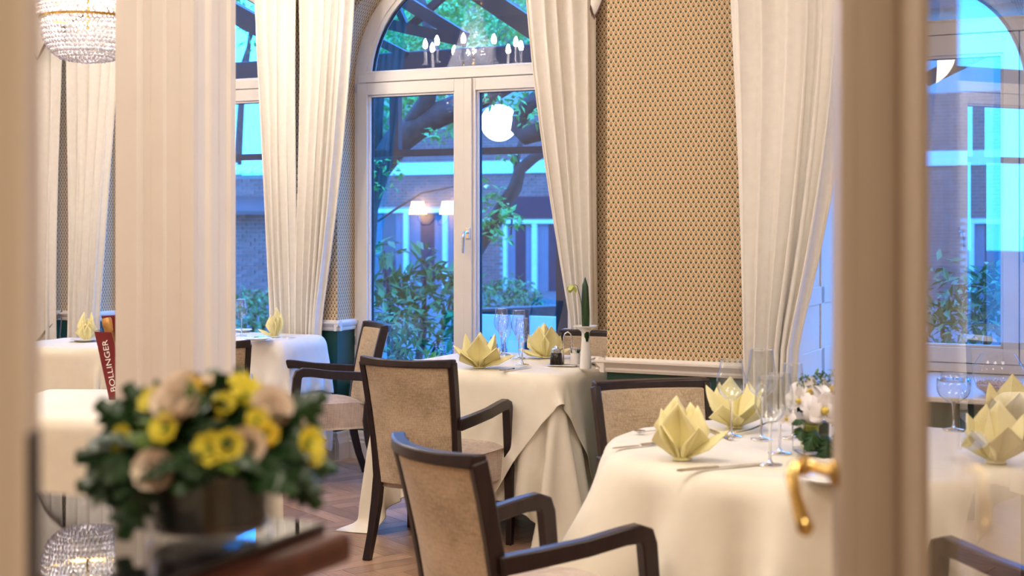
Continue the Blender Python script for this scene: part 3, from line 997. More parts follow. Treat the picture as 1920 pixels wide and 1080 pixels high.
for k in (-2.4, 1.45):
    mesh('post', MB().box(up_ + k - .05, up_ + k + .05, -.04, .04, 0, zb), 'iron', pg)
pb('rafter', [(735, -12, 1.6), (872, 72, 1.6)], 0.07, 0.09)
pb('brace', [(846, -20, 1.7), (766, 52, 1.7)], 0.05, 0.05)
pb('brace', [(742, 8, 1.7), (762, 50, 1.7)], 0.045, 0.045)
pb('rafter', [(722, 44, 1.6), (872, 78, 1.6)], 0.06, 0.08)
pb('rafter', [(885, -22, 1.2), (1040, 82, 1.2)], 0.08, 0.13)
pb('rafter', [(700, 72, 1.9), (762, 104, 1.9)], 0.05, 0.06)
pb('rafter', [(400, 2, 1.6), (520, 68, 1.6)], 0.10, 0.15)
pb('rafter', [(1640, 40, 1.0), (1760, -30, 1.0)], 0.06, 0.08)
pb('rafter', [(1735, 150, 1.6), (1920, 60, 1.6)], 0.06, 0.08)

# white globe lamp among the branches
gl = pxd(936, 230, 7.0)
lamp = empty('globe_lamp', wl(gl[0], 7.0, -0.2), TH)
tag(lamp, 'glowing white globe lamp behind the branches in the right pane', 'lamp')
gr = 37 / F * 14.25 * 1.04
mesh('globe', MB().ball((0, 0, gl[2] + .2), gr, 16, 24), 'globe', lamp, smooth=True)
mesh('hanging_rod', MB().tube([(0, 0, gl[2] + .2 + gr * .96), (0, 0, gl[2] + 1.9)], 0.012, 8), 'iron', lamp, smooth=True)
mesh('lamp_collar', MB().lathe([(0.02, gl[2] + gr * 1.08 + .2), (0.06, gl[2] + gr * 1.0 + .2), (0.07, gl[2] + gr * 0.93 + .2)], 12), 'iron', lamp)

# trees
def tree(label, trunk, tr, limbs, blobs, nleaf, lsize, mat, d, seed):
    q = [pxd(*p) for p in trunk]
    u0 = q[0][0]
    root = empty('tree', wl(u0, d, -0.2), TH)
    tag(root, label, 'tree', 'trees in the courtyard')
    T = lambda p: (p[0] - u0, p[1] - d, p[2] + .2)
    mesh('trunk', MB().tube([(0, 0, 0)] + [T(p) for p in q], tr, 12), 'bark', root, smooth=True)
    for pts, rad in limbs:
        mesh('branch', MB().tube([T(pxd(*p)) for p in pts], rad, 8), 'bark', root, smooth=True)
    if blobs:
        lc = MB()
        leaf_cloud(lc, [(*T(pxd(b[0], b[1], b[2])), b[3], b[4], b[5]) for b in blobs], nleaf, lsize, seed)
        f = mesh('foliage', lc, mat, root)
        f['kind'] = 'stuff'
    return root
tree('thick dark tree trunk leaning across the left pane of the middle window',
     [(672, 560, 5), (676, 470, 5), (682, 390, 5), (704, 318, 5), (748, 262, 5), (800, 224, 5), (850, 204, 5), (905, 180, 5), (960, 150, 5), (1030, 110, 5)],
     [.17, .16, .155, .15, .15, .15, .14, .13, .12, .11, .08],
     [([(760, 250, 5), (800, 190, 4.9), (815, 120, 4.8), (800, 30, 4.8), (770, -40, 4.8)], [.1, .09, .08, .06, .04]),
      ([(700, 330, 5), (706, 220, 4.9), (715, 120, 4.8)], [.09, .07, .05]),
      ([(1050, 182, 4.4), (1008, 190, 4.4), (980, 208, 4.4), (968, 244, 4.4), (985, 254, 4.4), (1010, 247, 4.4), (1055, 220, 4.4)], [.11, .11, .10, .06, .09, .09, .09])],
     [(760, 60, 6, 1.2, .8, .55), (880, 40, 7, 1.3, .8, .6), (960, 90, 6, .9, .8, .5), (835, 256, 4.6, .22, .3, .10), (715, 330, 4.8, .22, .3, .18), (985, 190, 4.6, .22, .2, .18), (990, 205, 4.2, .16, .2, .18), (925, 186, 4.4, .14, .1, .05), (730, 80, 5.5, .5, .5, .4)],
     4300, .085, 'leafB', 5.0, 21)
tree('slender curved branch tree in the right pane of the middle window',
     [(860, 560, 6), (882, 486, 6), (906, 446, 6), (930, 412, 6), (944, 384, 6), (966, 352, 6), (975, 318, 6), (998, 298, 6), (1036, 272, 6)],
     [.08, .08, .085, .09, .085, .08, .075, .065, .06, .05],
     [([(972, 340, 6), (968, 300, 6), (978, 262, 6)], [.05, .04, .03]), ([(700, 420, 5.8), (742, 392, 5.8), (790, 362, 5.8), (850, 350, 5.8)], [.012, .014, .012, .008]),
      ([(948, 380, 6), (960, 410, 5.8), (958, 440, 5.8)], [.02, .012, .008])],
     [(930, 400, 5.7, .2, .2, .14), (962, 410, 5.6, .16, .2, .07), (940, 445, 5.6, .14, .2, .06), (912, 425, 5.7, .12, .1, .12), (955, 292, 5.7, .12, .1, .06), (925, 360, 5.8, .1, .1, .12)],
     150, .13, 'leafB', 6.0, 22)
tree('leafy tree crown far behind the arch of the middle window',
     [(884, 560, 15), (882, 300, 15), (880, 120, 15)], [.2, .2, .16, .12], [],
     [(740, 20, 15, 2.2, 1.2, 1.3), (850, 60, 15, 2.0, 1.2, 1.0), (960, 30, 15, 2.0, 1.2, 1.2), (700, 160, 15, 1.2, 1, 1.0), (770, 210, 15, 1.3, 1, .5)], 6500, .19, 'leafB', 15.0, 23)
tree('loose tree behind the garden wall right of the column',
     [(440, 400, 19), (452, 200, 19), (470, 60, 19)], [.14, .12, .08, .05],
     [([(455, 120, 19), (474, 60, 19), (500, 30, 19)], [.05, .035, .02])],
     [(480, 10, 19, .7, .7, .5), (500, 80, 19, .5, .5, .4), (440, 30, 19, .5, .5, .4)], 260, .22, 'leafB', 19.0, 24)

# shrubs
def shrub(name, label, cx_, cy_, d, blobs, n, size, mat, seed, shape=0.35):
    u0 = pxd(cx_, cy_, d)[0]
    root = empty(name, wl(u0, d, -0.2), TH)
    tag(root, label, 'shrub', 'shrubs in the courtyard')
    bl = [(pxd(x, y, dd)[0] - u0, dd - d, pxd(x, y, dd)[2] + .2, a, b, c) for x, y, dd, a, b, c in blobs]
    mb = MB()
    leaf_cloud(mb, bl, n, size, seed, 0.25, shape)
    f = mesh('foliage', mb, mat, root)
    f['kind'] = 'stuff'
    st = MB()
    for b in bl:
        st.tube([(b[0] * .25, b[1] * .25, 0), (b[0] * .8, b[1] * .8, b[2] * .6), (b[0], b[1], b[2])], [.03, .02, .01], 6)
    mesh('stem', st, 'bark', root, smooth=True)
shrub('rhododendron', 'large leaved rhododendron bush low in the left pane of the middle window', 770, 560, 5.4,
      [(725, 540, 5.4, .40, .3, .22), (800, 530, 5.5, .42, .3, .24), (730, 590, 5.2, .5, .35, .3), (800, 600, 5.3, .5, .35, .28), (850, 540, 5.6, .35, .3, .2), (720, 470, 5.6, .22, .2, .14), (800, 480, 5.6, .15, .15, .12)], 560, .20, 'leafA', 31)
shrub('fine_leaved_shrub', 'small leaved shrub in front of the far house window', 950, 560, 9,
      [(915, 560, 9, .35, .3, .24), (955, 555, 9, .4, .3, .28), (985, 565, 9, .3, .3, .2)], 900, .10, 'leafA', 32)
shrub('garden_hedge', 'dark hedge at the foot of the brick garden wall', 470, 560, 10,
      [(445, 575, 10, .6, .4, .32), (480, 580, 10, .6, .4, .3), (520, 575, 10, .6, .4, .34), (470, 640, 9.5, .9, .5, .4)], 1500, .12, 'leafA', 33)
shrub('bay_shrub', 'bushy shrub outside the bay window', 1830, 560, 3.0,
      [(1760, 560, 3.0, .5, .4, .3), (1850, 580, 3.0, .5, .4, .3), (1930, 560, 3.0, .5, .4, .3), (1800, 640, 2.8, .7, .4, .4)], 900, .13, 'leafA', 34)
shrub('pale_leaved_shrub', 'loose leafy bush at the foot of the left pane', 760, 640, 1.6,
      [(735, 640, 1.6, .22, .2, .22), (790, 660, 1.6, .2, .2, .2), (725, 590, 1.8, .2, .15, .15)], 230, .10, 'leafA', 35)
# planter with lavender on the outer sill
u0, d0, _ = pxd(850, 660, 0.62)
pl = empty('lavender_planter', wl(u0, d0, 0.2), TH)
tag(pl, 'lavender and green herbs in a box outside the middle window', 'planter')
mesh('planter_box', MB().box(-.35, .45, -.1, .1, 0, .2), 'iron', pl, bevel=.01)
mesh('planter_stand', MB().box(-.25, .35, -.07, .07, -.4, 0), 'iron', pl)
mb, fl = MB(), MB()
for k in range(46):
    x, y = R2.uniform(-.12, .40), R2.uniform(-.08, .08)
    h = R2.uniform(.18, .34)
    tx, ty = x + R2.uniform(-.05, .05), y + R2.uniform(-.04, .04)
    mb.tube([(x, y, .19), (tx, ty, .19 + h)], .003, 4)
    for q in range(6):
        fl.octa((tx + R2.uniform(-.006, .006), ty + R2.uniform(-.006, .006), .19 + h - .07 + q * .014), .009)
st_ = mesh('stalks', mb, 'leafA', pl)
st_['kind'] = 'stuff'
st_ = mesh('blossoms', fl, 'lavender', pl)
st_['kind'] = 'stuff'
mb = MB()
leaf_cloud(mb, [(-.1, 0, .33, .13, .1, .13), (-.2, 0, .25, .12, .1, .08)], 160, .07, 36)
st_ = mesh('foliage', mb, 'leafB', pl)
st_['kind'] = 'stuff'
# terrace wall and stone trough beyond the right pane
tu, td, tz = pxd(990, 640, 5.2)
zt_ = pxd(990, 592, 5.2)[2]
tw = empty('terrace_screen', wl(tu, td, -0.2), TH)
tag(tw, 'white panelled terrace screen behind the wine glasses', 'screen')
for k in range(-1, 2):
    mesh('panel', MB().box(k * .62 + .02, k * .62 + .58, -.02, .02, .05, zt_ + .2), 'outwhite', tw, bevel=.004)
    mesh('screen_post', MB().box(k * .62 - .02, k * .62 + .02, -.03, .03, 0, zt_ + .26), 'iron', tw)
bt = pxd(985, 588, 6.2)
bo = empty('stone_trough', wl(bt[0], bt[1], -0.2), TH)
tag(bo, 'tapered grey stone trough on a plinth outside the right pane', 'trough')
zz = bt[2] + .2
mesh('basin', MB().loft([[(-.36, -.14, zz - .10), (.36, -.14, zz - .06), (.36, .14, zz - .06), (-.36, .14, zz - .10)], [(-.55, -.2, zz + .04), (.52, -.2, zz + .11), (.52, .2, zz + .11), (-.55, .2, zz + .04)]]), 'ground', bo, bevel=.01)
mesh('plinth', MB().box(-.3, .3, -.12, .12, 0, zz - .09), 'ground', bo, bevel=.01)
# ------------------------------------------------------------------ chairs
def yb(z):                                          # back line of the chair: leans away as it rises
    t = (z - 0.36) / 0.53
    return -0.232 - 0.055 * t - 0.045 * t * t
def half_w(z):
    return 0.188 + 0.024 * (z - 0.36) / 0.53
BULGE = 0.062
def make_chair():
    root = empty('dining_chair', (0, 0, 0))
    # upholstered back, bowed away from the sitter
    ns, nz = 13, 9
    def surf(s, z, off):
        return (half_w(z) * s * 0.955, yb(z) - BULGE * (1 - s * s) * (0.55 + 0.45 * (z - .36) / .5) + off, z)
    mb = MB()
    fr, bk = [], []
    for i in range(ns):
        s = -1 + 2 * i / (ns - 1)
        fr.append([surf(s, 0.345 + 0.512 * j / (nz - 1), 0.020 + 0.010 * math.sin(math.pi * j / (nz - 1)) * (1 - s * s)) for j in range(nz)])
        bk.append([surf(s, 0.330 + 0.527 * j / (nz - 1), -0.018) for j in range(nz)])
    n0 = ns * nz
    mb.grid(fr, ns, nz)
    mb.grid(bk, ns, nz)
    mb.f = [f for f in mb.f[:(ns - 1) * (nz - 1)]] + [tuple(reversed(f)) for f in mb.f[(ns - 1) * (nz - 1):]]
    idx = lambda i, j: i * nz + j
    for i in range(ns - 1):
        mb.f.append((idx(i, 0) + n0, idx(i, 0), idx(i + 1, 0), idx(i + 1, 0) + n0)[::-1])
        mb.f.append((idx(i, nz - 1), idx(i, nz - 1) + n0, idx(i + 1, nz - 1) + n0, idx(i + 1, nz - 1))[::-1])
    for j in range(nz - 1):
        mb.f.append((idx(0, j), idx(0, j) + n0, idx(0, j + 1) + n0, idx(0, j + 1))[::-1])
        mb.f.append((idx(ns - 1, j) + n0, idx(ns - 1, j), idx(ns - 1, j + 1), idx(ns - 1, j + 1) + n0)[::-1])
    mesh('backrest', mb, 'fabric', root, smooth=True, bevel=0.006, auto=60)
    # dark top rail
    mb = MB()
    rings = []
    for i in range(ns):
        s = -1 + 2 * i / (ns - 1)
        x, y, z = surf(s, 0.868, 0.0)
        x = half_w(.87) * s * 1.055
        lift = 0.006 * s * s
        rings.append([(x, y - 0.024, z - 0.014), (x, y + 0.024, z - 0.014), (x, y + 0.023, z + 0.016 + lift), (x, y - 0.021, z + 0.019 + lift)])
    mb.loft(rings)
    mesh('top_rail', mb, 'wood', root, bevel=0.006, smooth=True, auto=50)
    for sg in (-1, 1):
        pts, w, th = [], [], []
        for z in (0.872, 0.78, 0.66, 0.54, 0.44, 0.36, 0.24, 0.12, 0.0):
            if z >= 0.36:
                x, y = sg * half_w(z) * 1.02, yb(z)
            else:
                x, y = sg * (half_w(.36) * 1.02 + 0.012 * (1 - z / .36)), yb(.36) - 0.085 * (1 - z / .36) ** 1.6
            pts.append((x, y, z))
            k = 0.0125 if z >= 0.5 else 0.0125 + 0.007 * min(1, (0.5 - z) / .14)
            if z < .2:
                k -= 0.003
            w.append((k, 0, 0))
            th.append(0.046 if z > .3 else 0.046 - 0.012 * (1 - z / .3))
        mesh('rear_leg', MB().ribbon(pts, w, th), 'wood', root, bevel=0.004, smooth=True, auto=50)
        # armrest curving down into its post
        ap = [(sg * 0.214, -0.268, 0.606), (sg * 0.226, -0.16, 0.615), (sg * 0.238, -0.02, 0.628), (sg * 0.245, 0.09, 0.645), (sg * 0.246, 0.136, 0.648), (sg * 0.246, 0.160, 0.640), (sg * 0.246, 0.169, 0.615), (sg * 0.246, 0.178, 0.52), (sg * 0.246, 0.192, 0.37)]
        mesh('armrest', MB().ribbon(ap, [(0.019, 0, 0)] * 9, [0.050, 0.048, 0.046, 0.046, 0.050, 0.052, 0.048, 0.046, 0.050]), 'wood', root, bevel=0.005, smooth=True, auto=50)
        lp = [(sg * 0.246, 0.192, 0.370), (sg * 0.244, 0.198, 0.18), (sg * 0.240, 0.204, 0.0)]
        mesh('front_leg', MB().ribbon(lp, [(0.021, 0, 0), (0.018, 0, 0), (0.014, 0, 0)], [0.048, 0.042, 0.032]), 'wood', root, bevel=0.004)
    # upholstered seat
    st = MB()
    n, m = 11, 11
    top, bot = [], []
    for i in range(n):
        s = -1 + 2 * i / (n - 1)
        rt, rb = [], []
        for j in range(m):
            t = j / (m - 1)
            y = -0.225 + 0.475 * t
            hw = 0.190 + 0.033 * min(1, t * 1.15)
            cr = (1 - abs(s) ** 4) * (1 - abs(2 * t - 1) ** 4)
            rt.append((s * hw, y, 0.452 + 0.030 * cr))
            rb.append((s * hw * 0.985, y, 0.318))
        top.append(rt)
        bot.append(rb)
    n0 = n * m
    st.grid(top, n, m)
    st.grid(bot, n, m)
    h = (n - 1) * (m - 1)
    st.f = [f for f in st.f[:h]] + [tuple(reversed(f)) for f in st.f[h:]]
    I = lambda i, j: i * m + j
    for i in range(n - 1):
        st.f.append((I(i, 0), I(i, 0) + n0, I(i + 1, 0) + n0, I(i + 1, 0))[::-1])
        st.f.append((I(i, m - 1) + n0, I(i, m - 1), I(i + 1, m - 1), I(i + 1, m - 1) + n0)[::-1])
    for j in range(m - 1):
        st.f.append((I(0, j) + n0, I(0, j), I(0, j + 1), I(0, j + 1) + n0)[::-1])
        st.f.append((I(n - 1, j), I(n - 1, j) + n0, I(n - 1, j + 1) + n0, I(n - 1, j + 1))[::-1])
    mesh('seat', st, 'fabric2', root, smooth=True, bevel=0.012, auto=50)
    return root
proto = make_chair()
first = [True]
def chair(top_center, facing, label):
    f = Vector((facing[0], facing[1])).normalized()
    o = proto if first[0] else copy_tree(proto)
    first[0] = False
    c = Vector(top_center) + f * 0.34
    o.location = (c.x, c.y, 0)
    o.rotation_euler = (0, 0, math.atan2(f.y, f.x) - math.pi / 2)
    tag(o, label, 'chair', 'upholstered armchairs at the dining tables')
    return o
chair((-0.207, 3.605), (0.855, 0.52), 'nearest tan upholstered armchair, its back to the door, at the right table')
chair((-0.452, 5.905), (0.41, 0.914), 'tan upholstered armchair with its back to the door at the middle table')
chair((-0.775, 7.975), (-0.945, -0.33), 'armchair seen from the side beneath the middle window, facing left')
chair((0.505, 5.085), (0.27, -0.963), 'armchair below the papered pier, its pale front facing the camera')
chair((0.470, 7.42), (-0.43, -0.90), 'armchair mostly hidden by the papered pier behind the white vase')
chair((-1.50, 6.76), (-0.25, 0.97), 'armchair half hidden behind the right edge of the column')
chair((1.53, 3.18), (-0.44, 0.898), 'armchair seen through the glass door at the bottom right')

# ------------------------------------------------------------------ tables and their cloths
ZT = 0.78
def dining_table(cx, cy, rz, shape, label):
    root = empty('dining_table', (cx, cy, 0), rz)
    tag(root, label, 'table', 'cloth covered dining tables')
    zt = ZT - 0.020
    if shape[0] == 'round':
        R = shape[1] - 0.025
        mesh('tabletop', MB().lathe([(0.001, zt - .03), (R, zt - .03), (R, zt), (0.001, zt)], 40), 'mahogany', root)
        mesh('pedestal', MB().lathe([(0.28, 0), (0.28, .03), (.06, .07), (.05, .4), (.07, zt - .06), (.2, zt - .031)], 24), 'mahogany', root, smooth=True, auto=40)
    else:
        a, b = shape[1] - 0.025, shape[2] - 0.025
        mesh('tabletop', MB().box(-a, a, -b, b, zt - .03, zt), 'mahogany', root, bevel=0.006)
        for sx in (-1, 1):
            for sy in (-1, 1):
                mesh('leg', MB().box(sx * (a - .10) - .025, sx * (a - .10) + .025, sy * (b - .10) - .025, sy * (b - .10) + .025, 0, zt - .03), 'mahogany', root)
    return root
def sdf(shape, x, y, grow=0.0):
    """signed distance and outward direction of the table outline"""
    if shape[0] == 'round':
        r = np.sqrt(x * x + y * y) + 1e-9
        return r - shape[1] - grow, x / r, y / r
    a, b, rc = shape[1] + grow, shape[2] + grow, 0.03
    qx, qy = np.abs(x) - a + rc, np.abs(y) - b + rc
    ox, oy = np.maximum(qx, 0), np.maximum(qy, 0)
    l = np.sqrt(ox * ox + oy * oy)
    d = l + np.minimum(np.maximum(qx, qy), 0) - rc
    inside = l < 1e-9
    gx = np.where(inside, (qx > qy) * 1.0, ox / (l + 1e-12))
    gy = np.where(inside, (qx <= qy) * 1.0, oy / (l + 1e-12))
    return d, gx * np.sign(x), gy * np.sign(y)
def sim_cloth(shape, sx, sy, rot, seed, n=57, steps=150, zt=ZT, under=None, off=(0, 0), stiff=1.0, wav=0.5):
    """drape a flat cloth over the table top: position based cloth, returns the n*n vertices (table frame)"""
    rg = np.random.RandomState(seed)
    gx, gy = np.meshgrid(np.linspace(-sx / 2, sx / 2, n), np.linspace(-sy / 2, sy / 2, n), indexing='ij')
    c, s = math.cos(rot), math.sin(rot)
    X = np.stack([gx * c - gy * s + off[0], gx * s + gy * c + off[1], np.full_like(gx, zt)], -1)
    X[..., 2] += rg.uniform(0, 0.0005, X.shape[:2])
    an = np.arctan2(X[..., 1], X[..., 0])
    rd = np.maximum(0, sdf(shape, X[..., 0], X[..., 1])[0])
    for k, kk in enumerate((5, 7, 9, 11)):
        X[..., 2] += 0.10 * wav * rd * np.sin(kk * an + rg.uniform(0, 6.28))
    ph = rg.uniform(0, 6.28, 4)
    grow = 0.004 if under is None else 0.012
    d0, _, _ = sdf(shape, X[..., 0], X[..., 1])
    pin = d0 < -0.012
    dx, dy = sx / (n - 1), sy / (n - 1)
    dg = math.hypot(dx, dy)
    P, V = X.copy(), np.zeros_like(X)
    w = np.where(pin, 0.0, 1.0)[..., None]
    cons = []
    def add(sa, sb, L, k):
        cons.append((sa, sb, L, k))
    S = slice
    for a in (0, 1):
        add((S(a, n - 1, 2), S(None)), (S(a + 1, n, 2), S(None)), dx, 1.0)
        add((S(None), S(a, n - 1, 2)), (S(None), S(a + 1, n, 2)), dy, 1.0)
    for a in (0, 1):
        add((S(a, n - 1, 2), S(0, n - 1)), (S(a + 1, n, 2), S(1, n)), dg, 0.55 * stiff)
        add((S(a, n - 1, 2), S(1, n)), (S(a + 1, n, 2), S(0, n - 1)), dg, 0.55 * stiff)
    for a in (0, 1, 2, 3):
        L = 4
        add((S(a, n - L, L), S(None)), (S(a + L // 2, n - L + L // 2, L), S(None)), dx * 2, 0.22 * stiff)
        add((S(None), S(a, n - L, L)), (S(None), S(a + L // 2, n - L + L // 2, L)), dy * 2, 0.22 * stiff)
    dt = 1 / 40
    for it in range(steps):
        V[..., 2] -= 9.8 * dt
        V *= 0.955
        Q = P + V * dt * w
        for _ in range(5):
            for sa, sb, L, k in cons:
                A, B = Q[sa], Q[sb]
                m0, m1 = min(A.shape[0], B.shape[0]), min(A.shape[1], B.shape[1])
                A, B = A[:m0, :m1], B[:m0, :m1]
                wa, wb = w[sa][:m0, :m1], w[sb][:m0, :m1]
                D = B - A
                l = np.sqrt((D * D).sum(-1, keepdims=True)) + 1e-9
                ws = wa + wb + 1e-9
                C = (l - L) / l * k / ws * D
                A += wa * C
                B -= wb * C
            d, nx, ny = sdf(shape, Q[..., 0], Q[..., 1], grow)
            pen_z = zt - Q[..., 2]
            ins = (d < 0) & (pen_z > 0)
            up = ins & (pen_z < -d + 0.004)
            Q[..., 2] = np.where(up, zt, Q[..., 2])
            sd = ins & ~up
            Q[..., 0] = np.where(sd, Q[..., 0] - d * nx, Q[..., 0])
            Q[..., 1] = np.where(sd, Q[..., 1] - d * ny, Q[..., 1])
            Q[..., 2] = np.maximum(Q[..., 2], 0.006)
            if under is not None:
                th = np.arctan2(Q[..., 1], Q[..., 0])
                bi = ((th + math.pi) / (2 * math.pi) * under.shape[0]).astype(int) % under.shape[0]
                bz = np.clip((Q[..., 2] / zt * under.shape[1]).astype(int), 0, under.shape[1] - 1)
                rr = np.sqrt(Q[..., 0] ** 2 + Q[..., 1] ** 2) + 1e-9
                need = np.where(Q[..., 2] < zt - 0.004, under[bi, bz], 0)
                k = np.maximum(1.0, need / rr)
                Q[..., 0] *= k
                Q[..., 1] *= k
        V = (Q - P) / dt
        fl = Q[..., 2] < 0.008
        V[fl] *= 0.2
        P = Q
    return P
def radial(P, nb=120, nz=26, zt=ZT, grow=0.010):
    U = np.zeros((nb, nz))
    A, B = P[:-1], P[1:]
    pts = np.concatenate([P.reshape(-1, 3), ((P[:-1] + P[1:]) / 2).reshape(-1, 3), ((P[:, :-1] + P[:, 1:]) / 2).reshape(-1, 3)])
    th = np.arctan2(pts[:, 1], pts[:, 0])
    bi = ((th + math.pi) / (2 * math.pi) * nb).astype(int) % nb
    bz = np.clip((pts[:, 2] / zt * nz).astype(int), 0, nz - 1)
    r = np.sqrt(pts[:, 0] ** 2 + pts[:, 1] ** 2) + grow
    np.maximum.at(U, (bi, bz), r)
    return U
def flutes(P, zt, ridges):
    """deepen the hanging folds: ridges = (azimuth deg, half width deg, outward metres per metre of drop)"""
    th = np.degrees(np.arctan2(P[..., 1], P[..., 0]))
    drop = np.maximum(0, zt - 0.012 - P[..., 2])
    g = np.zeros_like(th)
    for a, w, k in ridges:
        dl = np.abs((th - a + 180) % 360 - 180) / w
        g += k * np.clip(1 - dl, 0, 1) ** 1.25
    r = np.sqrt(P[..., 0] ** 2 + P[..., 1] ** 2) + 1e-9
    f = 1 + g * drop / r
    P[..., 0] *= f
    P[..., 1] *= f
    return P
def cloth_obj(name, P, cx, cy, rz, mat, label, group=None, lift=0.0):
    n, m = P.shape[:2]
    mb = MB().grid([[(P[i, j, 0], P[i, j, 1], P[i, j, 2] + lift) for j in range(m)] for i in range(n)], n, m)
    o = mesh(name, mb, mat, None, (cx, cy, 0), rz, smooth=True, solid=0.0025, sub=1)
    tag(o, label, 'tablecloth', group or 'cloths on the dining tables')
    return o
# middle table (square, along the walls): long under-cloth and a square overlay turned by 45 degrees
t2c = Vector(px(1048, 705, ZT)) + Vector((-TX, -TY)) * 0.47 + Vector((-TY, TX)) * 0.46
sh2 = ('rect', 0.47, 0.46)
dining_table(t2c.x, t2c.y, TH, sh2, 'square dining table under layered cream cloths below the middle window')
u2 = sim_cloth(sh2, 1.92, 1.90, 0.0, 5)
cloth_obj('tablecloth', u2, t2c.x, t2c.y, TH, 'cloth', 'long cream under cloth falling to the floor at the middle table')
o2 = sim_cloth(sh2, 1.50, 1.50, math.pi / 4, 6, under=radial(u2), zt=ZT + 0.003)
cloth_obj('table_overlay', o2, t2c.x, t2c.y, TH, 'cloth', 'cream top cloth laid cornerwise over the middle table')
# right table (round)
t3c = Vector((0.935, 4.255))
sh3 = ('round', 0.655)
dining_table(t3c.x, t3c.y, 0, sh3, 'round dining table under a cream cloth at the right, behind the brass handle')
c3 = sim_cloth(sh3, 2.25, 2.25, math.radians(-27), 8, n=73, steps=170, wav=2.0)
flutes(c3, ZT, [(193, 22, .62), (226, 12, .42), (249, 10, .60), (268, 8, .30), (287, 11, .62), (311, 11, .48), (335, 12, .62), (5, 15, .5), (60, 25, .4), (110, 25, .4), (150, 20, .3)])
cloth_obj('tablecloth', c3, t3c.x, t3c.y, 0, 'cloth', 'cream cloth with soft folds over the right table')
# far table beside the column
t1c = Vector(px(524, 641, ZT)) + Vector((-TX, -TY)) * 0.36 + Vector((-TY, TX)) * 0.25
sh1 = ('rect', 0.36, 0.24)
dining_table(t1c.x, t1c.y, TH, sh1, 'small dining table under white cloths at the window wall beside the column')
u1 = sim_cloth(sh1, 0.72 + 1.0, 0.48 + 0.68, 0.0, 15, n=45, off=(0, -0.16))
cloth_obj('tablecloth', u1, t1c.x, t1c.y, TH, 'cloth2', 'white under cloth of the table beside the column')
o1 = sim_cloth(sh1, 1.28, 0.82, 0.0, 16, n=45, off=(0, -0.12), under=radial(u1), zt=ZT + 0.003)
cloth_obj('table_overlay', o1, t1c.x, t1c.y, TH, 'cloth2', 'white top cloth of the table beside the column')
# left table behind the bouquet
tlc = Vector((-1.50, 5.27))
shl = ('rect', 0.48, 0.43)
rl_ = math.radians(-6)
dining_table(tlc.x, tlc.y, rl_, shl, 'dining table under a cream cloth behind the flower arrangement')
cl = sim_cloth(shl, 1.60, 1.48, math.radians(4), 24, n=49)
cloth_obj('tablecloth', cl, tlc.x, tlc.y, rl_, 'cloth', 'cream cloth on the table behind the flower arrangement')
# farthest table at the left
t0c = Vector(l2w(-1.76, -1.16))
sh0 = ('rect', 0.34, 0.31)
dining_table(t0c.x, t0c.y, TH + 0.2, sh0, 'far dining table under a cream cloth by the left curtains')
c0 = sim_cloth(sh0, 1.42, 1.36, math.radians(3), 33, n=45)
cloth_obj('tablecloth', c0, t0c.x, t0c.y, TH + 0.2, 'cloth', 'cream cloth on the far table by the left curtains')
# ------------------------------------------------------------------ crystal chandelier
chx, chy = px(165, 115, 2.28)
CHY = 6.995
chx = (165 - CX) / F * CHY
ch = empty('chandelier', (chx, CHY, 2.28))
tag(ch, 'crystal bead chandelier with candle bulbs hanging left of the column', 'chandelier')
rc = random.Random(5)
zr = 0.215                                          # gold ring above the basket bottom
RR = 0.228
mesh('gold_ring', MB().lathe([(RR - .006, zr - .006), (RR + .008, zr - .006), (RR + .010, zr + .006), (RR - .004, zr + .006), (RR - .006, zr - .006)], 40), 'gold', ch, smooth=True, auto=40)
mesh('upper_ring', MB().lathe([(RR + .0, zr + .095), (RR + .016, zr + .095), (RR + .020, zr + .125), (RR + .004, zr + .125), (RR, zr + .095)], 40), 'gold', ch, smooth=True, auto=40)
bk_ = MB()
for row in range(13):
    t = row / 12
    a = t * math.pi / 2
    r, z = RR * math.cos(a) ** 0.55 if t < 1 else 0.0, zr - 0.008 - (zr - 0.012) * math.sin(a)
    n = max(1, int(2 * math.pi * r / 0.0215))
    for k in range(n):
        q = 2 * math.pi * (k + rc.uniform(-.15, .15) + .5 * (row % 2)) / n
        bk_.ball((r * math.cos(q), r * math.sin(q), z + rc.uniform(-.002, .002)), 0.0098, 4, 6)
for ring_r in (0.20, 0.165, 0.13, 0.09, 0.05):      # underside of the basket
    n = int(2 * math.pi * ring_r / 0.021)
    for k in range(n):
        q = 2 * math.pi * k / n
        bk_.ball((ring_r * math.cos(q), ring_r * math.sin(q), zr - .008 - (zr - .012) * math.sqrt(max(0, 1 - (ring_r / RR) ** 3.2))), 0.0098, 4, 6)
for row in range(5):                                # beads between the two rings
    n = int(2 * math.pi * RR / 0.023)
    for k in range(n):
        q = 2 * math.pi * (k + .5 * (row % 2)) / n
        bk_.ball(((RR + .014) * math.cos(q), (RR + .014) * math.sin(q), zr + .012 + row * .02), 0.0098, 4, 6)
b_ = mesh('bead_basket', bk_, 'crystal', ch, smooth=True)
b_['kind'] = 'stuff'
tn = MB()
ns_ = 34
for k in range(ns_):
    q = 2 * math.pi * k / ns_
    for i in range(26):
        t = i / 25
        r = 0.06 + (RR - 0.055) * (t ** 1.7) + 0.0
        z = 0.86 - (0.86 - zr - 0.13) * t
        tn.ball((r * math.cos(q + .09 * (i % 2)), r * math.sin(q + .09 * (i % 2)), z), 0.0115, 4, 6)
b_ = mesh('bead_tent', tn, 'crystal', ch, smooth=True)
b_['kind'] = 'stuff'
mesh('crown', MB().lathe([(.035, .875), (.075, .865), (.08, .88), (.07, .91), (.04, .90)], 24), 'gold', ch, smooth=True, auto=40)
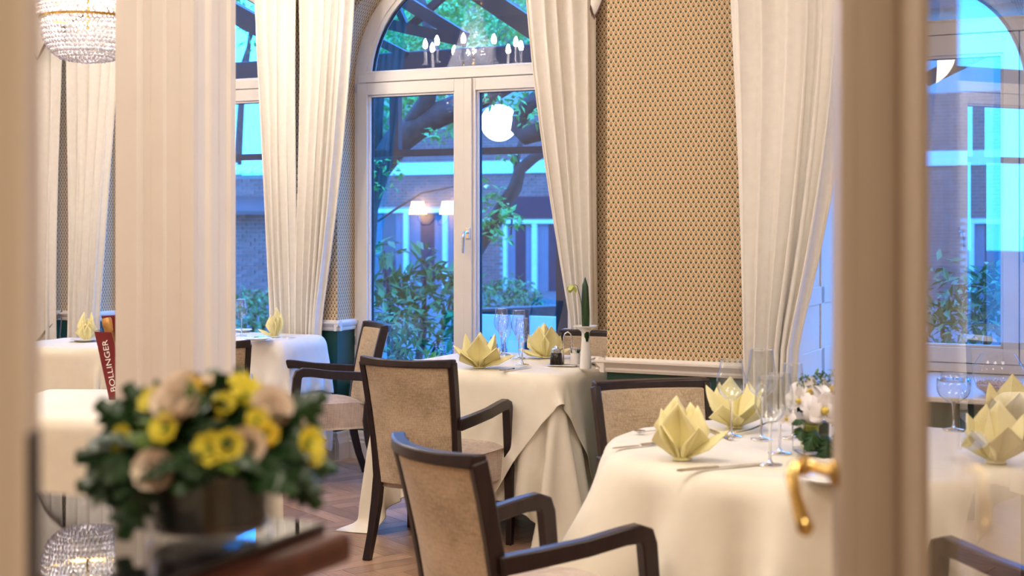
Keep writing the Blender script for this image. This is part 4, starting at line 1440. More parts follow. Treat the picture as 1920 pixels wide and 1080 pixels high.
for k, (zz, rr_) in enumerate(((.37, .075), (.37, .075), (.37, .075), (.52, .045), (.52, .045), (.66, .02))):
    q = 2.094 * k + .5 * (k > 2)
    mesh('inner_bulb', MB().ball((rr_ * math.cos(q), rr_ * math.sin(q), zz), .016, 6, 8, 1.4), 'innerbulb', ch, smooth=True)
mesh('stem', MB().tube([(0, 0, .16), (0, 0, 1.50)], .008, 8), 'gold', ch, smooth=True)
mesh('ceiling_cup', MB().lathe([(.01, 1.44), (.06, 1.47), (.07, 1.515), (.01, 1.515)], 20), 'gold', ch, smooth=True, auto=40)
for k in range(10):
    q = 2 * math.pi * k / 10 + 0.22
    c, s = math.cos(q), math.sin(q)
    am = mesh('arm', MB().tube([((RR + .01) * c, (RR + .01) * s, zr + .11), (.29 * c, .29 * s, zr + .07), (.34 * c, .34 * s, zr + .075), (.375 * c, .375 * s, zr + .13), (.375 * c, .375 * s, zr + .19)], [.006, .006, .006, .006, .005], 6), 'gold', ch, smooth=True)
    mesh('candle', MB().lathe([(.001, zr + .19), (.030, zr + .195), (.026, zr + .203), (.0125, zr + .207), (.0125, zr + .325), (.001, zr + .327)], 12, (.375 * c, .375 * s, 0)), 'candle', ch, smooth=True, auto=40)
    mesh('bulb', MB().lathe([(.001, zr + .327), (.012, zr + .329), (.0185, zr + .346), (.0165, zr + .368), (.008, zr + .392), (.001, zr + .402)], 12, (.375 * c, .375 * s, 0)), 'bulb', ch, smooth=True)

# pair of shaded wall lamps on the entrance wall; the middle window mirrors them
sc_u, sc_d = -3.80, -6.30
sco = empty('wall_lamp', wl(sc_u, sc_d, 1.55), TH)
tag(sco, 'twin shaded wall lamp on the entrance wall, mirrored in the middle window', 'lamp')
mesh('back_plate', MB().lathe([(.001, 0), (.05, 0), (.045, .02), (.02, .03), (.001, .03)], 20), 'iron', sco).rotation_euler = (-math.pi / 2, 0, 0)
for sg in (-1, 1):
    mesh('arm', MB().tube([(0, .03, 0), (sg * .06, .09, -.10), (sg * .14, .12, -.10), (sg * .20, .12, -.03), (sg * .20, .12, .0)], .008, 8), 'iron', sco, smooth=True)
    mesh('lamp_shade', MB().lathe([(.105, 0.0), (.07, .15)], 24, (sg * .20, .12, 0.02)), 'shade', sco, smooth=True, solid=0.003)

# ------------------------------------------------------------------ counter with the flower arrangement
KZ = 1.105
ku, kd = w2l(*px(612, 980, KZ))
ck = empty('counter', wl(ku, kd, 0), TH)
tag(ck, 'mahogany counter with a mirror black top at the bottom left', 'counter')
L_, W_ = 0.95, 0.40
mesh('glass_top', MB().box(-L_, 0.0, -W_, 0.0, KZ - .009, KZ), 'blackglass' if 'blackglass' in M else 'black', ck, bevel=0.003)
mesh('wood_top', MB().box(-L_ - .03, 0.032, -W_ - .0, 0.012, KZ - .046, KZ - .0095), 'mahogany', ck, bevel=0.010)
mesh('carcass', MB().box(-L_ + .01, -0.012, -W_ + .02, -0.030, 0.06, KZ - .047), 'mahogany', ck, bevel=0.006)
mesh('plinth', MB().box(-L_ + .03, -0.03, -W_ + .03, -0.05, 0.0, 0.06), 'mahogany', ck)
VX, VY = px(396, 1008, KZ)
fa = empty('flower_arrangement', (VX, VY, KZ))
tag(fa, 'low glass bowl of peach roses, yellow blossoms and ivy on the black counter', 'flowers')
VR = 0.0715
mesh('glass_bowl', MB().lathe([(.001, .001), (VR - .006, .001), (VR, .008), (VR, .080), (VR - .004, .080), (VR - .005, .014), (.001, .012)], 40), 'bowlglass', fa, smooth=True, auto=40)
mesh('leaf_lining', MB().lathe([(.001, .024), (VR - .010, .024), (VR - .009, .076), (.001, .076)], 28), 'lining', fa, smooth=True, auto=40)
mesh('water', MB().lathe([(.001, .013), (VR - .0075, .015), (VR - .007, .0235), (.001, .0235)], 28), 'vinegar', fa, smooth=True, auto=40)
def lobed_leaf(L, W, seed, lobes=5):
    r = random.Random(seed)
    out = [(0, 0)]
    n = 12
    for i in range(1, n):
        t = i / n
        w = W * (math.sin(math.pi * t) ** 0.7) * (1.0 if i % 2 else 0.66) * (1.15 - .5 * t)
        out.append((w, L * t + (0.06 * L if i % 2 else -.02 * L)))
    mb = MB()
    vs, fs = [], []
    mid = [(0, L * i / n, 0.012 * L / .06 * math.sin(math.pi * i / n)) for i in range(n + 1)]
    lf = [(-out[i][0], out[i][1], -.10 * out[i][0]) for i in range(1, n)]
    rt = [(out[i][0], out[i][1], -.10 * out[i][0]) for i in range(1, n)]
    vs = mid + lf + rt
    m, l, q = 0, n + 1, 2 * n
    fs.append((0, 1, l))
    fs.append((0, q, 1))
    for i in range(n - 2):
        fs.append((i + 1, i + 2, l + i + 1, l + i))
        fs.append((i + 1, q + i, q + i + 1, i + 2))
    fs.append((n - 1, n, l + n - 2))
    fs.append((n - 1, q + n - 2, n))
    return mb.add(vs, fs)
def petal_flower(n, L, W, cup, layers=1, twist=0.0, base=0.0):
    mb = MB()
    for ly in range(layers):
        sc = 1 - .27 * ly
        cu = cup + .32 * ly
        for k in range(n):
            a = 2 * math.pi * (k + .5 * (ly % 2)) / n + twist * ly
            P = []
            for i in range(5):
                t = i / 4
                row = []
                for s in (-1, -.5, 0, .5, 1):
                    w = W * sc * math.sin(math.pi * (0.12 + .80 * t)) ** .8 * s
                    rr = L * sc * t * math.cos(cu * t * 1.0)
                    zz = base + L * sc * t * math.sin(cu * t) + .18 * W * s * s * sc
                    row.append((rr * math.cos(a) - w * math.sin(a), rr * math.sin(a) + w * math.cos(a), zz))
                P.append(row)
            mb.grid(P, 5, 5)
    return mb
def place(o, p, direction, spin=0.0):
    q = Vector(direction).normalized().to_track_quat('Z', 'Y')
    o.location = p
    o.rotation_mode = 'QUATERNION'
    from mathutils import Quaternion
    o.rotation_quaternion = q @ Quaternion((0, 0, 1), spin)
    return o
def inst(name, me, parent):
    return link(bpy.data.objects.new(name, me), parent)
rb_ = random.Random(17)
DC = Vector((0, 0, 0.092))
leaves = [mesh('leaf', lobed_leaf(.070, .030, k), 'leafD', fa, smooth=False, solid=0.0006) for k in range(3)]
leavesL = [mesh('leaf', lobed_leaf(.052, .021, 9), 'leafL', fa, smooth=False, solid=0.0006)]
cnt_ = 0
def put_leaf(az, el, rad, me, size=1.0, droop=0.3):
    global cnt_
    d = Vector((math.cos(az) * math.cos(el), math.sin(az) * math.cos(el), math.sin(el)))
    p = DC + Vector((d.x * rad * 1.0, d.y * rad, d.z * rad * .68))
    if cnt_ < len(leaves) and me is not leavesL[0].data:
        o = leaves[cnt_]
    else:
        o = inst('leaf', me, fa)
        o.modifiers.clear()
    cnt_ += 1
    along = (d + Vector((0, 0, -droop)) + Vector((rb_.gauss(0, .35), rb_.gauss(0, .35), rb_.gauss(0, .3)))).normalized()
    nrm = (d * .6 + Vector((0, 0, .6))).normalized()
    side = along.cross(nrm).normalized()
    nrm = side.cross(along)
    m = Matrix((side, along, nrm)).transposed()
    o.rotation_mode = 'QUATERNION'
    o.rotation_quaternion = m.to_quaternion()
    o.location = p
    o.scale = (size, size, size)
for k in range(120):
    az = rb_.uniform(0, 6.283)
    el = math.asin(rb_.uniform(.02, .97))
    put_leaf(az, el, rb_.uniform(.045, .076) * (1 - .22 * max(0, math.sin(el))), leaves[k % 3].data, rb_.uniform(.7, 1.05), rb_.uniform(.1, .6))
for k in range(16):                                 # longer leaves at the rim, hanging over the bowl
    az = rb_.choice([math.pi, math.pi * 1.15, math.pi * .92, -.25, .1, .3, 3.5, 3.9, 5.6]) + rb_.uniform(-.25, .25)
    put_leaf(az, rb_.uniform(.0, .3), .07, leaves[k % 3].data, rb_.uniform(.85, 1.15), rb_.uniform(.2, .9))
for (x, y, dp, sz, ax) in [(212, 850, .02, 1.1, (-1, 0, -.1)), (235, 795, .0, 1.05, (-.8, 0, .6)), (225, 880, .03, 1.2, (-.8, 0, -.5)), (250, 930, .05, 1.25, (-.25, -.1, -1)), (270, 775, .0, 1.0, (-.5, 0, .8)), (205, 895, .01, 1.0, (-1, 0, -.3)), (560, 900, .02, 1.0, (.6, 0, -.8)), (580, 870, .0, .8, (1, 0, -.2)), (560, 775, -.02, 1.0, (.7, 0, .5)), (440, 745, -.02, .9, (.2, 0, 1)), (500, 880, .07, .8, (.5, -.3, -.6))]:
    o = inst('leaf', leaves[len(fa.children) % 3].data, fa)
    Yq = VY - dp
    o.location = ((x - CX) / F * Yq - VX, -dp, H - (y - HY) / F * Yq - KZ)
    al = Vector(ax).normalized()
    o.location = Vector(o.location) - al * .03 * sz
    sdv = al.cross(Vector((0, -.9, .4))).normalized()
    o.rotation_mode = 'QUATERNION'
    o.rotation_quaternion = Matrix((sdv, al, sdv.cross(al))).transposed().to_quaternion()
    o.scale = (sz,) * 3
for k in range(26):
    put_leaf(rb_.uniform(0, 6.283), rb_.uniform(.3, 1.3), rb_.uniform(.06, .074), leavesL[0].data, rb_.uniform(.7, 1.1), .2)
leavesL[0].location = DC + Vector((.02, -.05, .05))
rose_me = mesh('rose', petal_flower(6, .028, .017, .75, 4, .4), 'rose', fa, smooth=True)
yel_me = mesh('yellow_blossom', petal_flower(8, .019, .0075, .5, 2, .3), 'yellow', fa, smooth=True)
disc_me = mesh('flower_eye', MB().ball((0, 0, .004),   .0042, 4, 8, .6), 'leafL', yel_me, smooth=True)
def bpos(x, y, depth):
    """point of the bouquet seen at a pixel, depth metres in front of the bowl axis"""
    Y = VY - depth
    return Vector(((x - CX) / F * Y - VX, -depth, H - (y - HY) / F * Y - KZ))
first_r = True
for (x, y, dp, s) in [(338, 770, .045, 1.25), (458, 840, .075, .95), (300, 882, .08, 1.05), (500, 775, .03, 1.1), (345, 735, .0, .9), (400, 745, -.02, 1.0), (560, 800, -.03, .9)]:
    o = rose_me if first_r else inst('rose', rose_me.data, fa)
    first_r = False
    p = bpos(x, y, dp)
    place(o, p, (p - Vector((0, 0, .06))) + Vector((0, -.05, 0)), x)
    o.scale = (s,) * 3
first_r = True
for (x, y, dp, s) in [(312, 806, .07, 1.0), (395, 842, .09, 1.1), (428, 835, .09, 1.0), (238, 826, .03, 1.05), (225, 836, .02, .9), (575, 832, .03, 1.1), (582, 850, .02, .9), (460, 745, .02, 1.05), (470, 738, -.01, .9), (290, 755, .02, 1.0), (480, 790, .06, .8), (495, 815, .06, .9), (452, 728, .0, 1.0), (420, 760, .05, .8)]:
    if first_r:
        o = yel_me
        first_r = False
    else:
        o = inst('yellow_blossom', yel_me.data, fa)
        e_ = inst('flower_eye', disc_me.data, o)
    p = bpos(x, y, dp)
    place(o, p, (p - Vector((0, 0, .07))) * .8 + Vector((0, -.06, 0)), x)
    o.scale = (s,) * 3
bm_ = None
for (x, y, dp) in [(352, 722, .0), (372, 718, .0), (362, 740, .01), (380, 738, .0), (345, 738, .0), (366, 728, .01), (505, 828, .07), (488, 822, .07), (478, 806, .07), (498, 800, .06), (515, 812, .06), (470, 792, .05), (390, 728, .01), (360, 712, .0), (335, 728, .0), (408, 770, .04), (412, 785, .05)]:
    p = bpos(x, y, dp)
    if bm_ is None:
        o = mesh('bud', MB().ball((0, 0, 0), .0058, 5, 8), 'bud', fa, smooth=True)
        bm_ = o.data
    else:
        o = inst('bud', bm_, fa)
    o.location = p
st = MB()
for k in range(30):
    az = rb_.uniform(0, 6.28)
    st.tube([(0, 0, .06), (.05 * math.cos(az), .05 * math.sin(az), rb_.uniform(.10, .15))], .0025, 5)
mesh('stems', st, 'leafL', fa)
# ------------------------------------------------------------------ things on the tables
ZC = ZT + 0.0035                                    # cloth surface of single cloth tables
Z2 = ZT + 0.0075                                    # surface of the doubled cloths
def napkin(x, y, zc, label, petals, rot=0.0, seed=0, group='folded pale yellow napkins'):
    """folded napkin: keeled petals (azimuth deg, lean 0..1, length, half width) round a flat foot"""
    X, Y = px(x, y, zc)
    mb = MB()
    foot = MB()
    for az, lean, L, W in petals:
        a = math.radians(az + rot)
        c, s = math.cos(a), math.sin(a)
        el = math.radians(90 - 75 * lean)
        def q(r, w, z):
            return (r * c - w * s, r * s + w * c, z)
        r0, b0 = 0.012, 0.004
        ce, se = math.cos(el), math.sin(el)
        P = []
        for t, wf, keel in ((0, .18, .0), (.28, .66, .32), (.52, 1.0, .55), (.70, .66, .42), (.87, .29, .22), (1.0, .02, .0)):
            cx_, cz_ = r0 + L * t * ce * (0.8 + .2 * t), b0 + L * t * se
            k = keel * W * .95
            P.append([q(cx_ + k * se * .9, -W * wf, cz_ - k * ce * .4 + .0), q(cx_ + .35 * k * se, -W * wf * .5, cz_ - .1 * k), q(cx_ - k * .35 * se, 0, cz_ + k * .35 * ce), q(cx_ + .35 * k * se, W * wf * .5, cz_ - .1 * k), q(cx_ + k * se * .9, W * wf, cz_ - k * ce * .4)])
        mb.grid([[(v[0], v[1], max(.003, v[2])) for v in r] for r in P], 6, 5)
    n = 10
    mb.lathe([(.001, .0025), (.030, .0025), (.024, .006), (.001, .008)], n)
    o = mesh('napkin', mb, 'napkin', None, (X, Y, zc), 0, smooth=True, solid=0.0028, auto=28)
    tag(o, label, 'napkin', group)
    return o
def water_lily(seed, up=4, low=5, L=.15, Ll=.13, W=.045, lean=.18, llean=.78, a0=20):
    r = random.Random(seed)
    return [(a0 + 360 * k / up + r.uniform(-8, 8), lean + r.uniform(-.05, .08), L * r.uniform(.92, 1.05), W) for k in range(up)] + \
           [(a0 + 35 + 360 * k / low + r.uniform(-8, 8), llean + r.uniform(-.08, .06), Ll * r.uniform(.9, 1.1), W * .95) for k in range(low)]
napkin(898, 690, Z2, 'star folded yellow napkin at the front left of the middle table', [(-90, .24, .165, .058), (-12, .30, .170, .062), (165, .26, .165, .055), (85, .2, .165, .055), (-172, .62, .15, .055), (-135, .72, .13, .055), (-48, .66, .15, .060), (-5, .93, .17, .060), (40, .7, .14, .055), (130, .7, .14, .055)])
napkin(1022, 671, Z2, 'fan folded yellow napkin behind the cruet stand on the middle table', [(-60, .22, .165, .064), (-122, .22, .165, .064), (95, .12, .172, .060), (150, .5, .14, .055), (30, .5, .13, .055), (180, .95, .13, .05), (-150, .97, .12, .05), (0, .93, .13, .05)])
napkin(1278, 862, ZC, 'tall crown folded yellow napkin at the left edge of the right table', [(172, .24, .150, .060), (112, .08, .178, .064), (48, .16, .160, .062), (-112, .12, .165, .058), (-55, .42, .115, .060), (-14, .74, .150, .052), (-150, .40, .12, .058), (20, .2, .155, .058)])
napkin(1378, 802, ZC, 'crown folded yellow napkin behind the first wine glass of the right table', [(175, .42, .160, .070), (100, .16, .165, .065), (35, .26, .155, .065), (-60, .60, .125, .062), (-120, .66, .13, .062), (-10, .42, .15, .06), (140, .25, .15, .06)])
napkin(1868, 868, ZC, 'crown folded yellow napkin seen through the glass door, nearer one', [(160, .36, .15, .065), (60, .1, .17, .065), (-20, .32, .15, .065), (-90, .48, .14, .065), (-150, .55, .13, .06), (110, .15, .16, .065)])
napkin(1895, 800, ZC, 'crown folded yellow napkin seen through the glass door, farther one', [(150, .3, .15, .065), (60, .1, .17, .065), (-20, .3, .15, .065), (-90, .4, .14, .065), (-150, .5, .13, .06)])
napkin(516, 632, Z2, 'upright crown napkin on the table beside the column', [(-120, .05, .125, .042), (-60, .03, .12, .042), (160, .10, .13, .045), (70, .02, .17, .05), (15, .12, .14, .045), (-20, .1, .12, .04), (190, .85, .10, .04)])
napkin(163, 640, ZC, 'upright yellow napkin with two points on the far left table', [(165, .03, .165, .045), (20, .06, .165, .045), (-90, .1, .10, .055), (-140, .08, .12, .05), (-40, .1, .11, .05), (90, .05, .13, .05)])

# wine glasses
def wine_glass(label, x, y, zc, h, rmax=.043, rtop=.033, XY=None, first=None, group=None):
    X, Y = XY if XY else px(x, y, zc)
    root = empty('wine_glass', (X, Y, zc))
    tag(root, label, 'wine glass', group or 'wine glasses on the tables')
    st = h * .46
    bowl = [(.004, st), (.018, st + .007), (rmax * .82, st + .026), (rmax * .97, st + .044), (rmax, st + .060), (rmax * .97, st + .082), (rtop + .4 * (rmax - rtop), st + (h - st) * .75), (rtop, h)]
    mesh('bowl', MB().lathe(bowl, 28).lathe([(r - .0012, z) for r, z in bowl[1:]], 28), 'bowlglass', root, smooth=True)
    rim = MB().lathe([(rtop - .0008, h - .001), (rtop + .0008, h - .001), (rtop + .0008, h + .001), (rtop - .0008, h + .001), (rtop - .0008, h - .001)], 28)
    mesh('rim', rim, 'glass', root, smooth=True)
    mesh('stem', MB().lathe([(.008, st + .006), (.0045, st - .006), (.0033, st * .6), (.0036, .018), (.008, .007), (.034, .003), (.035, .0006), (.001, .0003)], 20), 'glass', root, smooth=True)
    return root
wine_glass('wine glass at the left of the glass cluster on the middle table', 946, 672, Z2, .215, .036, .028)
wine_glass('tallest wine glass at the back left of the cluster on the middle table', 940, 664, Z2, .236, .039, .030)
wine_glass('front right wine glass of the cluster on the middle table', 979, 684, Z2, .222, .036, .028)
wine_glass('wine glass at the back of the cluster on the middle table', 973, 672, Z2, .240, .038, .030)
wine_glass('large wine glass left of the others on the right table', 1371, 818, ZC, .245, .047, .034)
wine_glass('front wine glass before the orchids on the right table', 1444, 872, ZC, .246, .043, .034)
wine_glass('tall wine glass at the back before the curtain on the right table', 1428, 824, ZC, .282, .046, .035)
wine_glass('wine glass just behind the front one on the right table', 1462, 850, ZC, .235, .040, .031)
wine_glass('slim wine glass beside the orchids on the right table', 1487, 822, ZC, .235, .036, .028)
wine_glass('wide wine glass seen through the glass door on the right table', 1788, 806, ZC, .185, .055, .040)
wine_glass('wine glass by the hidden end of the table beside the column', 0, 0, Z2, .23, .039, .030, XY=(t1c.x - .16, t1c.y - .02))
wine_glass('second wine glass by the hidden end of the table beside the column', 0, 0, Z2, .22, .036, .028, XY=(t1c.x - .07, t1c.y - .04))

# cutlery and plates
def knife(label, x0, y0, x1, y1, zc, group='table knives'):
    a, b = Vector((*px(x0, y0, zc), 0)), Vector((*px(x1, y1, zc), 0))
    L = (b - a).length
    root = empty('table_knife', (a.x, a.y, zc), math.atan2(b.y - a.y, b.x - a.x))
    tag(root, label, 'knife', group)
    mb = MB()
    rings = []
    for t, w, h in ((0, .005, .004), (.02, .0085, .0055), (.2, .0080, .006), (.42, .0065, .006), (.44, .0045, .005)):
        rings.append([(L * t, -w, .0035 - h / 2 + .002), (L * t, w, .0035 - h / 2 + .002), (L * t, w * .8, .0035 + h / 2 + .002), (L * t, -w * .8, .0035 + h / 2 + .002)])
    mesh('grip', mb.loft(rings), 'steel', root, smooth=True, auto=45)
    bl = MB()
    rings = []
    for t, w in ((.435, .006), (.6, .0095), (.85, .010), (.95, .007), (1.0, .001)):
        rings.append([(L * t, -w, .003), (L * t, w, .003), (L * t, w, .0045), (L * t, -w, .0045)])
    mesh('blade', bl.loft(rings), 'steel', root)
    return root
def spoon(label, x0, y0, x1, y1, zc):
    a, b = Vector((*px(x0, y0, zc), 0)), Vector((*px(x1, y1, zc), 0))
    L = (b - a).length
    root = empty('spoon', (a.x, a.y, zc), math.atan2(b.y - a.y, b.x - a.x))
    tag(root, label, 'spoon')
    mesh('grip', MB().ribbon([(0, 0, .004), (L * .2, 0, .004), (L * .5, 0, .006), (L * .74, 0, .005)], [(0, .007, 0), (0, .005, 0), (0, .003, 0), (0, .003, 0)], .002), 'steel', root)
    P = []
    for i in range(7):
        r = []
        for j in range(7):
            u, v = -1 + i / 3, -1 + j / 3
            rr = min(1, math.hypot(u, v))
            ang = math.atan2(v, u)
            m = max(abs(u), abs(v))
            r.append((L * .86 + L * .14 * m * math.cos(ang), .019 * m * math.sin(ang), .0035 + .008 * m * m))
        P.append(r)
    mesh('bowl', MB().grid(P, 7, 7), 'steel', root, smooth=True, solid=.001)
    return root
def plate(label, x, y, zc, R, group='white side plates', h=.014, XY=None):
    X, Y = XY if XY else px(x, y, zc)
    o = mesh('plate', MB().lathe([(.001, .001), (R * .55, .001), (R * .6, .003), (R, h), (R - .003, h + .002), (R * .58, .006), (.001, .005)], 36), 'china', None, (X, Y, zc), 0, smooth=True, auto=50)
    return tag(o, label, 'plate', group)
knife('silver table knife in front of the crown napkin on the right table', 1270, 886, 1442, 870, ZC)
knife('butter knife left of the crown napkin on the right table', 1240, 833, 1148, 843, ZC)
spoon('dessert spoon behind the crown napkin on the right table', 1245, 808, 1192, 815, ZC)
knife('dessert knife at the foot of the first wine glass on the right table', 1372, 826, 1328, 806, ZC)
plate('white side plate beside the brass handle on the right table', 1556, 905, ZC, .078)
knife('butter knife lying across the plate beside the brass handle', 1528, 880, 1605, 900, ZC + .018)
knife('silver table knife before the wine glasses on the middle table', 938, 697, 996, 688, Z2)
knife('table knife lying at the far edge of the middle table', 962, 668, 930, 662, Z2)
plate('white side plate at the right end of the middle table behind the vase', 1122, 682, Z2, .07)
knife('butter knife on the plate behind the white vase', 1110, 676, 1136, 669, Z2 + .017)
mn = MB()
mn.add([(0, 0, .002), (.20, .02, .002), (.19, .12, .006), (-.01, .10, .012), (0, 0, .004), (.20, .02, .004), (.19, .12, .008), (-.01, .10, .014)], [(0, 3, 2, 1), (4, 5, 6, 7), (0, 1, 5, 4), (1, 2, 6, 5), (2, 3, 7, 6), (3, 0, 4, 7)])
tag(mesh('menu_card', mn, 'china', None, (*px(768, 683, Z2), Z2), TH + .2), 'white folded menu card behind the chair back on the middle table', 'menu')
plate('white plate under the crown napkin beside the column', 482, 638, Z2, .085)
knife('table knife on the plate beside the column', 474, 634, 522, 630, Z2 + .017)
knife('second table knife lying right of the napkin beside the column', 530, 634, 556, 634, Z2)
plate('white plate farther back on the table beside the column', 455, 622, Z2, .06)
plate('white plate under the two pointed napkin on the far left table', 160, 640, ZC - .0005, .085)

# cruet stand
cxy = px(1052, 686, Z2)
cr = empty('cruet_stand', (*cxy, Z2), -.2)
tag(cr, 'small wire cruet stand with a dark vinegar bottle on the middle table', 'cruet')
mesh('tray', MB().box(-.062, .075, -.035, .035, .001, .007), 'steel', cr, bevel=.003)
mesh('carrying_loop', MB().tube([(.012, .0, .007), (.012, .0, .13), (.018, 0, .152), (.032, 0, .162), (.046, 0, .152), (.052, 0, .13), (.052, 0, .007)], .0035, 8), 'steel', cr, smooth=True)
vb = mesh('vinegar_bottle', MB().lathe([(.001, .008), (.031, .008), (.031, .014), (.026, .058), (.024, .062), (.001, .062)], 24, (-.022, -.004, 0)), 'vinegar', cr, smooth=True, auto=40)
mesh('bottle_glass', MB().lathe([(.025, .062), (.026, .082), (.024, .084)], 24, (-.022, -.004, 0)), 'bowlglass', vb, smooth=True)
mesh('stopper', MB().lathe([(.001, .063), (.022, .063), (.023, .080), (.012, .084), (.008, .094), (.001, .096)], 20, (-.022, -.004, 0)), 'steel', vb, smooth=True, auto=40)
sb_ = mesh('salt_shaker', MB().lathe([(.001, .008), (.026, .008), (.024, .062), (.001, .062)], 24, (.066, .012, 0)), 'salt', cr, smooth=True, auto=40)
mesh('shaker_cap', MB().lathe([(.024, .0625), (.026, .066), (.026, .084), (.001, .088)], 20, (.066, .012, 0)), 'steel', sb_, smooth=True, auto=40)

# white bud vase with a rolled leaf and an orchid bud
vx, vy = px(1098, 691, Z2)
bv = empty('bud_vase', (vx, vy, Z2))
tag(bv, 'slender white vase with one dark leaf and a pale bud', 'vase')
mesh('vase_body', MB().lathe([(.001, .001), (.027, .001), (.0275, .006), (.0255, .06), (.020, .125), (.0185, .160), (.021, .172), (.036, .186), (.057, .197), (.057, .200), (.034, .192), (.015, .178), (.012, .1), (.001, .09)], 32), 'china', bv, smooth=True, auto=60)
lf = MB()
lf.tube([(0, 0, .10), (0, 0, .20), (-.002, 0, .30), (-.003, 0, .39), (-.002, 0, .425)], [.014, .0175, .019, .013, .001], 12)
lf.tube([(.002, -.006, .12), (.003, -.008, .26), (.001, -.006, .38), (0, 0, .418)], [.014, .016, .012, .001], 10)
mesh('leaf', lf, 'leafD', bv, smooth=True)
mesh('stem', MB().tube([(-.002, -.012, .15), (-.014, -.014, .27), (-.028, -.014, .34), (-.040, -.014, .385), (-.050, -.014, .392), (-.058, -.014, .385)], .0019, 6), 'leafD', bv, smooth=True)
of = mesh('orchid_bud', petal_flower(5, .040, .013, .95, 1), 'leafbud', bv, smooth=True)
place(of, (-.060, -.014, .388), (-.25, -.3, -.9))
# orchids in a square glass vase on the right table
ox_, oy_ = px(1528, 848, ZC)
oa = empty('orchid_arrangement', (ox_, oy_, ZC), .12)
tag(oa, 'white orchids and dark leaves in a square glass vase on the right table', 'flowers')
e = .052
ga_ = MB()
for (a, b, c, d) in ((-e, e, -e, -e + .004), (-e, e, e - .004, e), (-e, -e + .004, -e, e), (e - .004, e, -e, e)):
    ga_.box(a, b, c, d, 0.001, .095)
ga_.box(-e, e, -e, e, 0.001, .010)
mesh('glass_cube', ga_, 'glass', oa)
mesh('leaf_roll', MB().lathe([(.001, .012), (.024, .012), (.026, .085), (.001, .088)], 16, (-.022, -.018, 0)), 'moss', oa, smooth=True, auto=40)
mesh('leaf_roll', MB().lathe([(.001, .012), (.030, .012), (.030, .090), (.001, .09)], 16, (.016, .012, 0)), 'leafD', oa, smooth=True, auto=40)
def opos(x, y, dp):
    Y = oy_ - dp
    q = Vector(((x - CX) / F * Y - ox_, -dp, H - (y - HY) / F * Y - ZC))
    q.rotate(Matrix.Rotation(-.12, 3, 'Z'))
    return q
orch = None
def orchid(x, y, dp, s, dirv):
    global orch
    p = opos(x, y, dp)
    if orch is None:
        mb = petal_flower(3, .045, .019, .25, 1)
        m2 = MB()
        for a in (math.pi * .5, -math.pi * .5):
            P = []
            for i in range(6):
                t = i / 5
                P.append([((.006 + .046 * t) * math.cos(a) - w * math.sin(a), (.006 + .046 * t) * math.sin(a) + w * math.cos(a), .006 + .006 * t - 10 * w * w) for w in [.033 * math.sin(math.pi * (.1 + .82 * t)) ** .7 * k for k in (-1, -.5, 0, .5, 1)]])
            m2.grid(P, 6, 5)
        mb.add(m2.v, m2.f)
        orch = mesh('orchid_blossom', mb, 'orchid', oa, smooth=True, solid=.0008)
        mesh('lip', MB().lathe([(.001, .022), (.006, .018), (.010, .006), (.004, .002)], 10), 'lip', orch, smooth=True)
        o = orch
    else:
        o = inst('orchid_blossom', orch.data, oa)
        inst('lip', orch.children[0].data, o)
    place(o, p, dirv, random.Random(x).uniform(1.4, 1.8))
    o.scale = (s * 1.18,) * 3
for args in [(1545, 770, .03, 1.1, (.0, -1, .1)), (1518, 738, -.01, .95, (-.2, -.8, .5)), (1500, 752, .02, .75, (-.8, -.6, .1)), (1556, 735, -.02, .95, (.3, -.5, .8)), (1582, 770, .02, .95, (.6, -.8, .0)), (1515, 785, .01, .7, (-.4, -.8, -.5)), (1600, 740, .0, .9, (.6, -.6, .3)), (1475, 785, .03, .5, (-.5, -.8, .0))]:
    orchid(*args)
def blade(parent, name, pts, w, mat):
    P = [[(p[0] + d * w * math.sin(math.pi * min(1, .12 + .88 * (1 - i / (len(pts) - 1)) ** 1.0) ** .8) if i < len(pts) - 1 else p[0], p[1] - abs(d) * w * .3, p[2]) for d in (-1, 0, 1)] for i, p in enumerate(pts)]
    return mesh(name, MB().grid(P, len(pts), 3), mat, parent, smooth=True, solid=.0012)
blade(oa, 'leaf', [opos(1560, 800, -.01), opos(1566, 760, -.015), opos(1571, 720, -.015), opos(1575, 690, -.015), opos(1577, 668, -.015)], .016, 'leafD')
for k, (x, y, dp, sz, dz) in enumerate([(1530, 805, .05, 1.5, -.6), (1552, 815, .05, 1.7, -.8), (1500, 800, .04, 1.2, -.3), (1570, 805, .04, 1.5, -.5), (1485, 790, .03, 1.0, .0), (1545, 830, .055, 1.4, -.9), (1515, 815, .045, 1.0, -.6)]):
    o = inst('leaf', leaves[k % 3].data, oa)
    o.location = opos(x, y, dp)
    o.rotation_mode = 'QUATERNION'
    al = Vector((-.5 + .18 * k, -.5, dz)).normalized()
    sdv = al.cross(Vector((0, -.7, .7))).normalized()
    o.rotation_quaternion = Matrix((sdv, al, sdv.cross(al))).transposed().to_quaternion()
    o.scale = (sz * .8,) * 3
fe = MB()
leaf_cloud(fe, [(*opos(1530, 712, -.03), .03, .02, .03), (*opos(1505, 715, -.02), .02, .02, .02), (*opos(1560, 705, -.03), .02, .02, .02)], 160, .018, 55)
ff_ = mesh('fern_sprig', fe, 'leafL', oa)
ff_['kind'] = 'stuff'
lo = MB()
a_ = [Vector((*px(x, y, ZC), .006 + h)) for x, y, h in ((1470, 808, .03), (1438, 806, .018), (1408, 812, .006), (1380, 816, .002))]
P = [[(p.x - a_[0].x, p.y - a_[0].y + k * .011 * w, p.z) for k in (-1, 0, 1)] for p, w in zip(a_, (.7, 1, .8, .1))]
ll = mesh('fallen_leaf', lo.grid(P, 4, 3), 'leafD', None, (a_[0].x, a_[0].y, ZC), 0, smooth=True, solid=.001)
tag(ll, 'long green leaf blade lying on the cloth left of the orchids', 'leaf')

